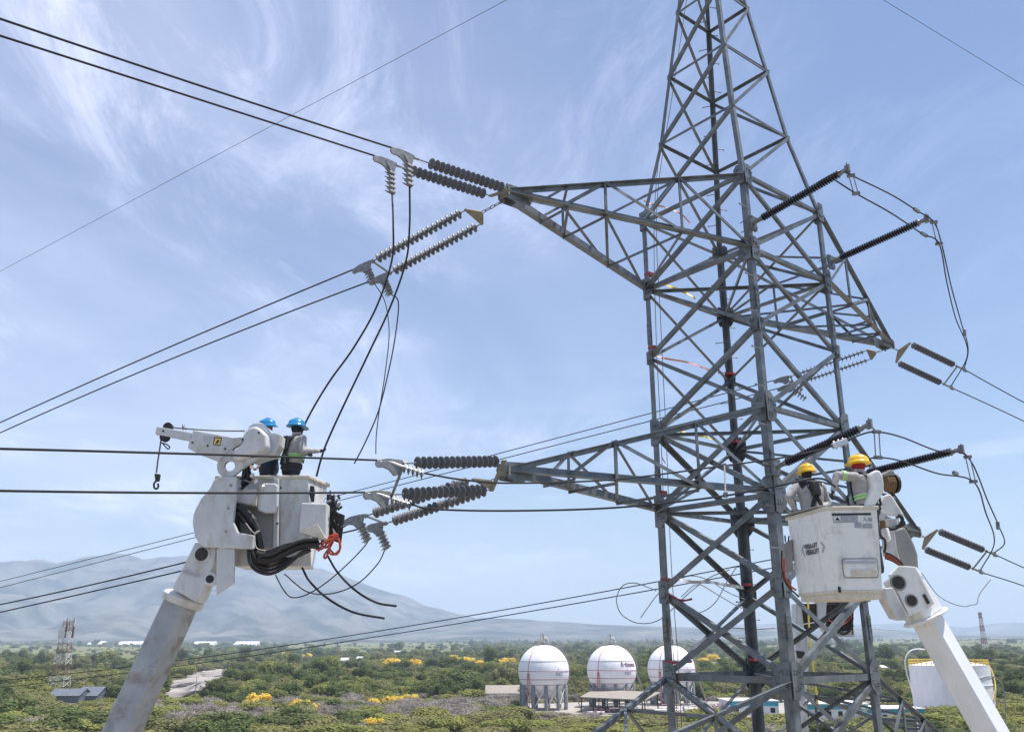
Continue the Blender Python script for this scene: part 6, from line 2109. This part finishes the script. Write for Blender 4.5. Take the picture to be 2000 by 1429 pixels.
# palms standing out of the far belt
palm = MB()
palm.tube([(0, 0, 0), (0.1, 0, 4), (0.0, 0.1, 8)], [.25, .2, .16], 6)
palm_trunk = palm.mesh('trunk', M_BARK)
palm = MB()
for i in range(16):
    a = i * 2.4
    dv = V((math.cos(a), math.sin(a), 0))
    e0 = 0.9 - 0.1 * (i % 5)
    pts = [V((0, 0, 8)) + dv * t * 2.8 + V((0, 0, e0 * 2.2 * t - 2.6 * t * t)) for t in (0, .3, .6, 1.0)]
    sd = dv.cross(UP)
    for j in range(3):
        w0, w1 = (.3, .55, .45, .05)[j], (.3, .55, .45, .05)[j + 1]
        palm.add([pts[j] - sd * w0, pts[j] + sd * w0, pts[j + 1] + sd * w1, pts[j + 1] - sd * w1], [(0, 1, 2, 3)])
palm_crown = palm.mesh('crown', M_PALM, fix=False)
rp2 = random.Random(9)
for i in range(46):
    x = rp2.choice([rp2.uniform(560, 1010), rp2.uniform(560, 1290), rp2.uniform(1480, 1760)])
    y = rp2.uniform(1276, 1296)
    g = gnd(x, y)
    s = rp2.uniform(.9, 1.7)
    t = bpy.data.objects.new('palm_tree', None)
    col.objects.link(t)
    t.matrix_world = Matrix.Translation((g.x, g.y, terrain(g.x, g.y))) @ Matrix.Rotation(rp2.uniform(0, 6), 4, 'Z') @ Matrix.Scale(s, 4)
    tag(t, ('tall ' if s > 1.35 else 'short ') + 'dark palm in the far belt ' + ('left of the big dark tree' if x < 830 else 'behind the big dark tree' if x < 960 else 'left of the first sphere' if x < 1010 else 'behind the first sphere' if x < 1120 else 'between the spheres' if x < 1290 else 'behind the tower legs'), 'palm', 'palms of the far belt')
    for nm, me in (('trunk', palm_trunk), ('crown', palm_crown)):
        o = bpy.data.objects.new(nm, me)
        col.objects.link(o)
        o.parent = t

vis = []
rest = []
for c in cand:
    x, y, d = to_px(V((c[0], c[1], 2)))
    (vis if -20 < x < 2020 and y < 1450 else rest).append((-(c[3] / d), c))
vis.sort(key=lambda q: q[0])
for _, c in vis[:250]:
    x, y, d = to_px(V((c[0], c[1], 2)))
    zone = next(z for lim_, z in ((110, 'at left edge by the sheds'), (230, 'left of the left boom'), (420, 'between left boom and yellow trees'), (560, 'round the two left yellow trees'), (700, 'left of the yellow trio'), (840, 'by the yellow trio'), (1000, 'below the big dark tree'),
                                  (1130, 'in front of the first sphere'), (1300, 'in front of the open shelter'), (1480, 'below the left tower leg'), (1720, 'below the near tower leg'), (1880, 'in front of the round tank'), (9999, 'right of the right boom')) if x < lim_)
    row = 'front row' if d < 232 else ('second row' if d < 250 else 'back rows')
    size = 'wide ' if c[3] > 9.5 else ('small ' if c[3] < 6.5 else '')
    tree(*c, '%s%s %s, %s' % (size, SLAB[c[2]], zone, row), GT)
rest = [c for _, c in vis[250:]] + [c for _, c in rest]

# all further scrub: instances of the same crowns scattered over the plain
proto = bpy.data.collections.new('crown_prototypes')
names = []
for k in range(5):
    for v in range(NV):
        o = bpy.data.objects.new('crown_%02d' % (k * NV + v), CROWN[k][v])
        proto.objects.link(o)
me = bpy.data.meshes.new('scrub_points')
me.from_pydata([(c[0], c[1], terrain(c[0], c[1]) - 0.2) for c in rest], [], [])
for nm, tp_, vals in (('variant', 'INT', [c[2] * NV + c[6] for c in rest]), ('rotz', 'FLOAT', [c[5] for c in rest])):
    at_ = me.attributes.new(nm, tp_, 'POINT')
    at_.data.foreach_set('value', vals)
at_ = me.attributes.new('size', 'FLOAT_VECTOR', 'POINT')
at_.data.foreach_set('vector', [v for c in rest for v in (c[3], c[3], c[3] * c[4])])
scrub = place('scrub', me)
tag(scrub, 'dense green scrub woodland covering the plain to the hills', 'scrub', kind='stuff')
ng = bpy.data.node_groups.new('scatter_crowns', 'GeometryNodeTree')
ng.interface.new_socket('Geometry', in_out='INPUT', socket_type='NodeSocketGeometry')
ng.interface.new_socket('Geometry', in_out='OUTPUT', socket_type='NodeSocketGeometry')
gi, go = ng.nodes.new('NodeGroupInput'), ng.nodes.new('NodeGroupOutput')
ci = ng.nodes.new('GeometryNodeCollectionInfo')
ci.inputs['Collection'].default_value = proto
ci.inputs['Separate Children'].default_value = True
ci.inputs['Reset Children'].default_value = True
ip = ng.nodes.new('GeometryNodeInstanceOnPoints')
ip.inputs['Pick Instance'].default_value = True


def nattr(nm, tp_):
    n = ng.nodes.new('GeometryNodeInputNamedAttribute')
    n.data_type = tp_
    n.inputs['Name'].default_value = nm
    return next(s for s in n.outputs if s.enabled and s.name == 'Attribute')


cxyz = ng.nodes.new('ShaderNodeCombineXYZ')
ng.links.new(nattr('rotz', 'FLOAT'), cxyz.inputs[2])
ng.links.new(gi.outputs[0], ip.inputs['Points'])
ng.links.new(ci.outputs[0], ip.inputs['Instance'])
ng.links.new(nattr('variant', 'INT'), ip.inputs['Instance Index'])
ng.links.new(cxyz.outputs[0], ip.inputs['Rotation'])
ng.links.new(nattr('size', 'FLOAT_VECTOR'), ip.inputs['Scale'])
ng.links.new(ip.outputs[0], go.inputs[0])
md = scrub.modifiers.new('scatter', 'NODES')
md.node_group = ng

# tell look-alikes apart by their order from the left
ORD = ['first', 'second', 'third', 'fourth', 'fifth', 'sixth', 'seventh', 'eighth', 'ninth', 'tenth', 'eleventh', 'twelfth', 'thirteenth', 'fourteenth', 'fifteenth', 'sixteenth', 'seventeenth', 'eighteenth', 'nineteenth', 'twentieth']
same = {}
for o in col.objects:
    if o.parent is None and o.get('label'):
        same.setdefault(o['label'], []).append(o)
for lb, os_ in same.items():
    if len(os_) > 1:
        os_.sort(key=lambda o: to_px(o.matrix_basis.translation)[0])
        for k, o in enumerate(os_):
            o['label'] = lb + (', %s from left' % ORD[k] if k < len(ORD) else ', further right')

# ================================================================== haze
HAZE = 0.000118
hz = MB().box((0, 0, 450), (19500, 19500, 470)).build('haze', mat('unused_haze', (1, 1, 1)))
hm_ = bpy.data.materials.new('haze_air')
hm_.use_nodes = True
hn = hm_.node_tree.nodes
hn.clear()
ho = hn.new('ShaderNodeOutputMaterial')
pv = hn.new('ShaderNodeVolumePrincipled')
pv.inputs['Color'].default_value = (0.64, 0.79, 1.0, 1)
pv.inputs['Density'].default_value = HAZE
pv.inputs['Anisotropy'].default_value = 0.0
hm_.node_tree.links.new(pv.outputs[0], ho.inputs['Volume'])
hz.data.materials.clear()
hz.data.materials.append(hm_)
tag(hz, 'pale blue haze in the air over the plain', 'haze', kind='stuff')
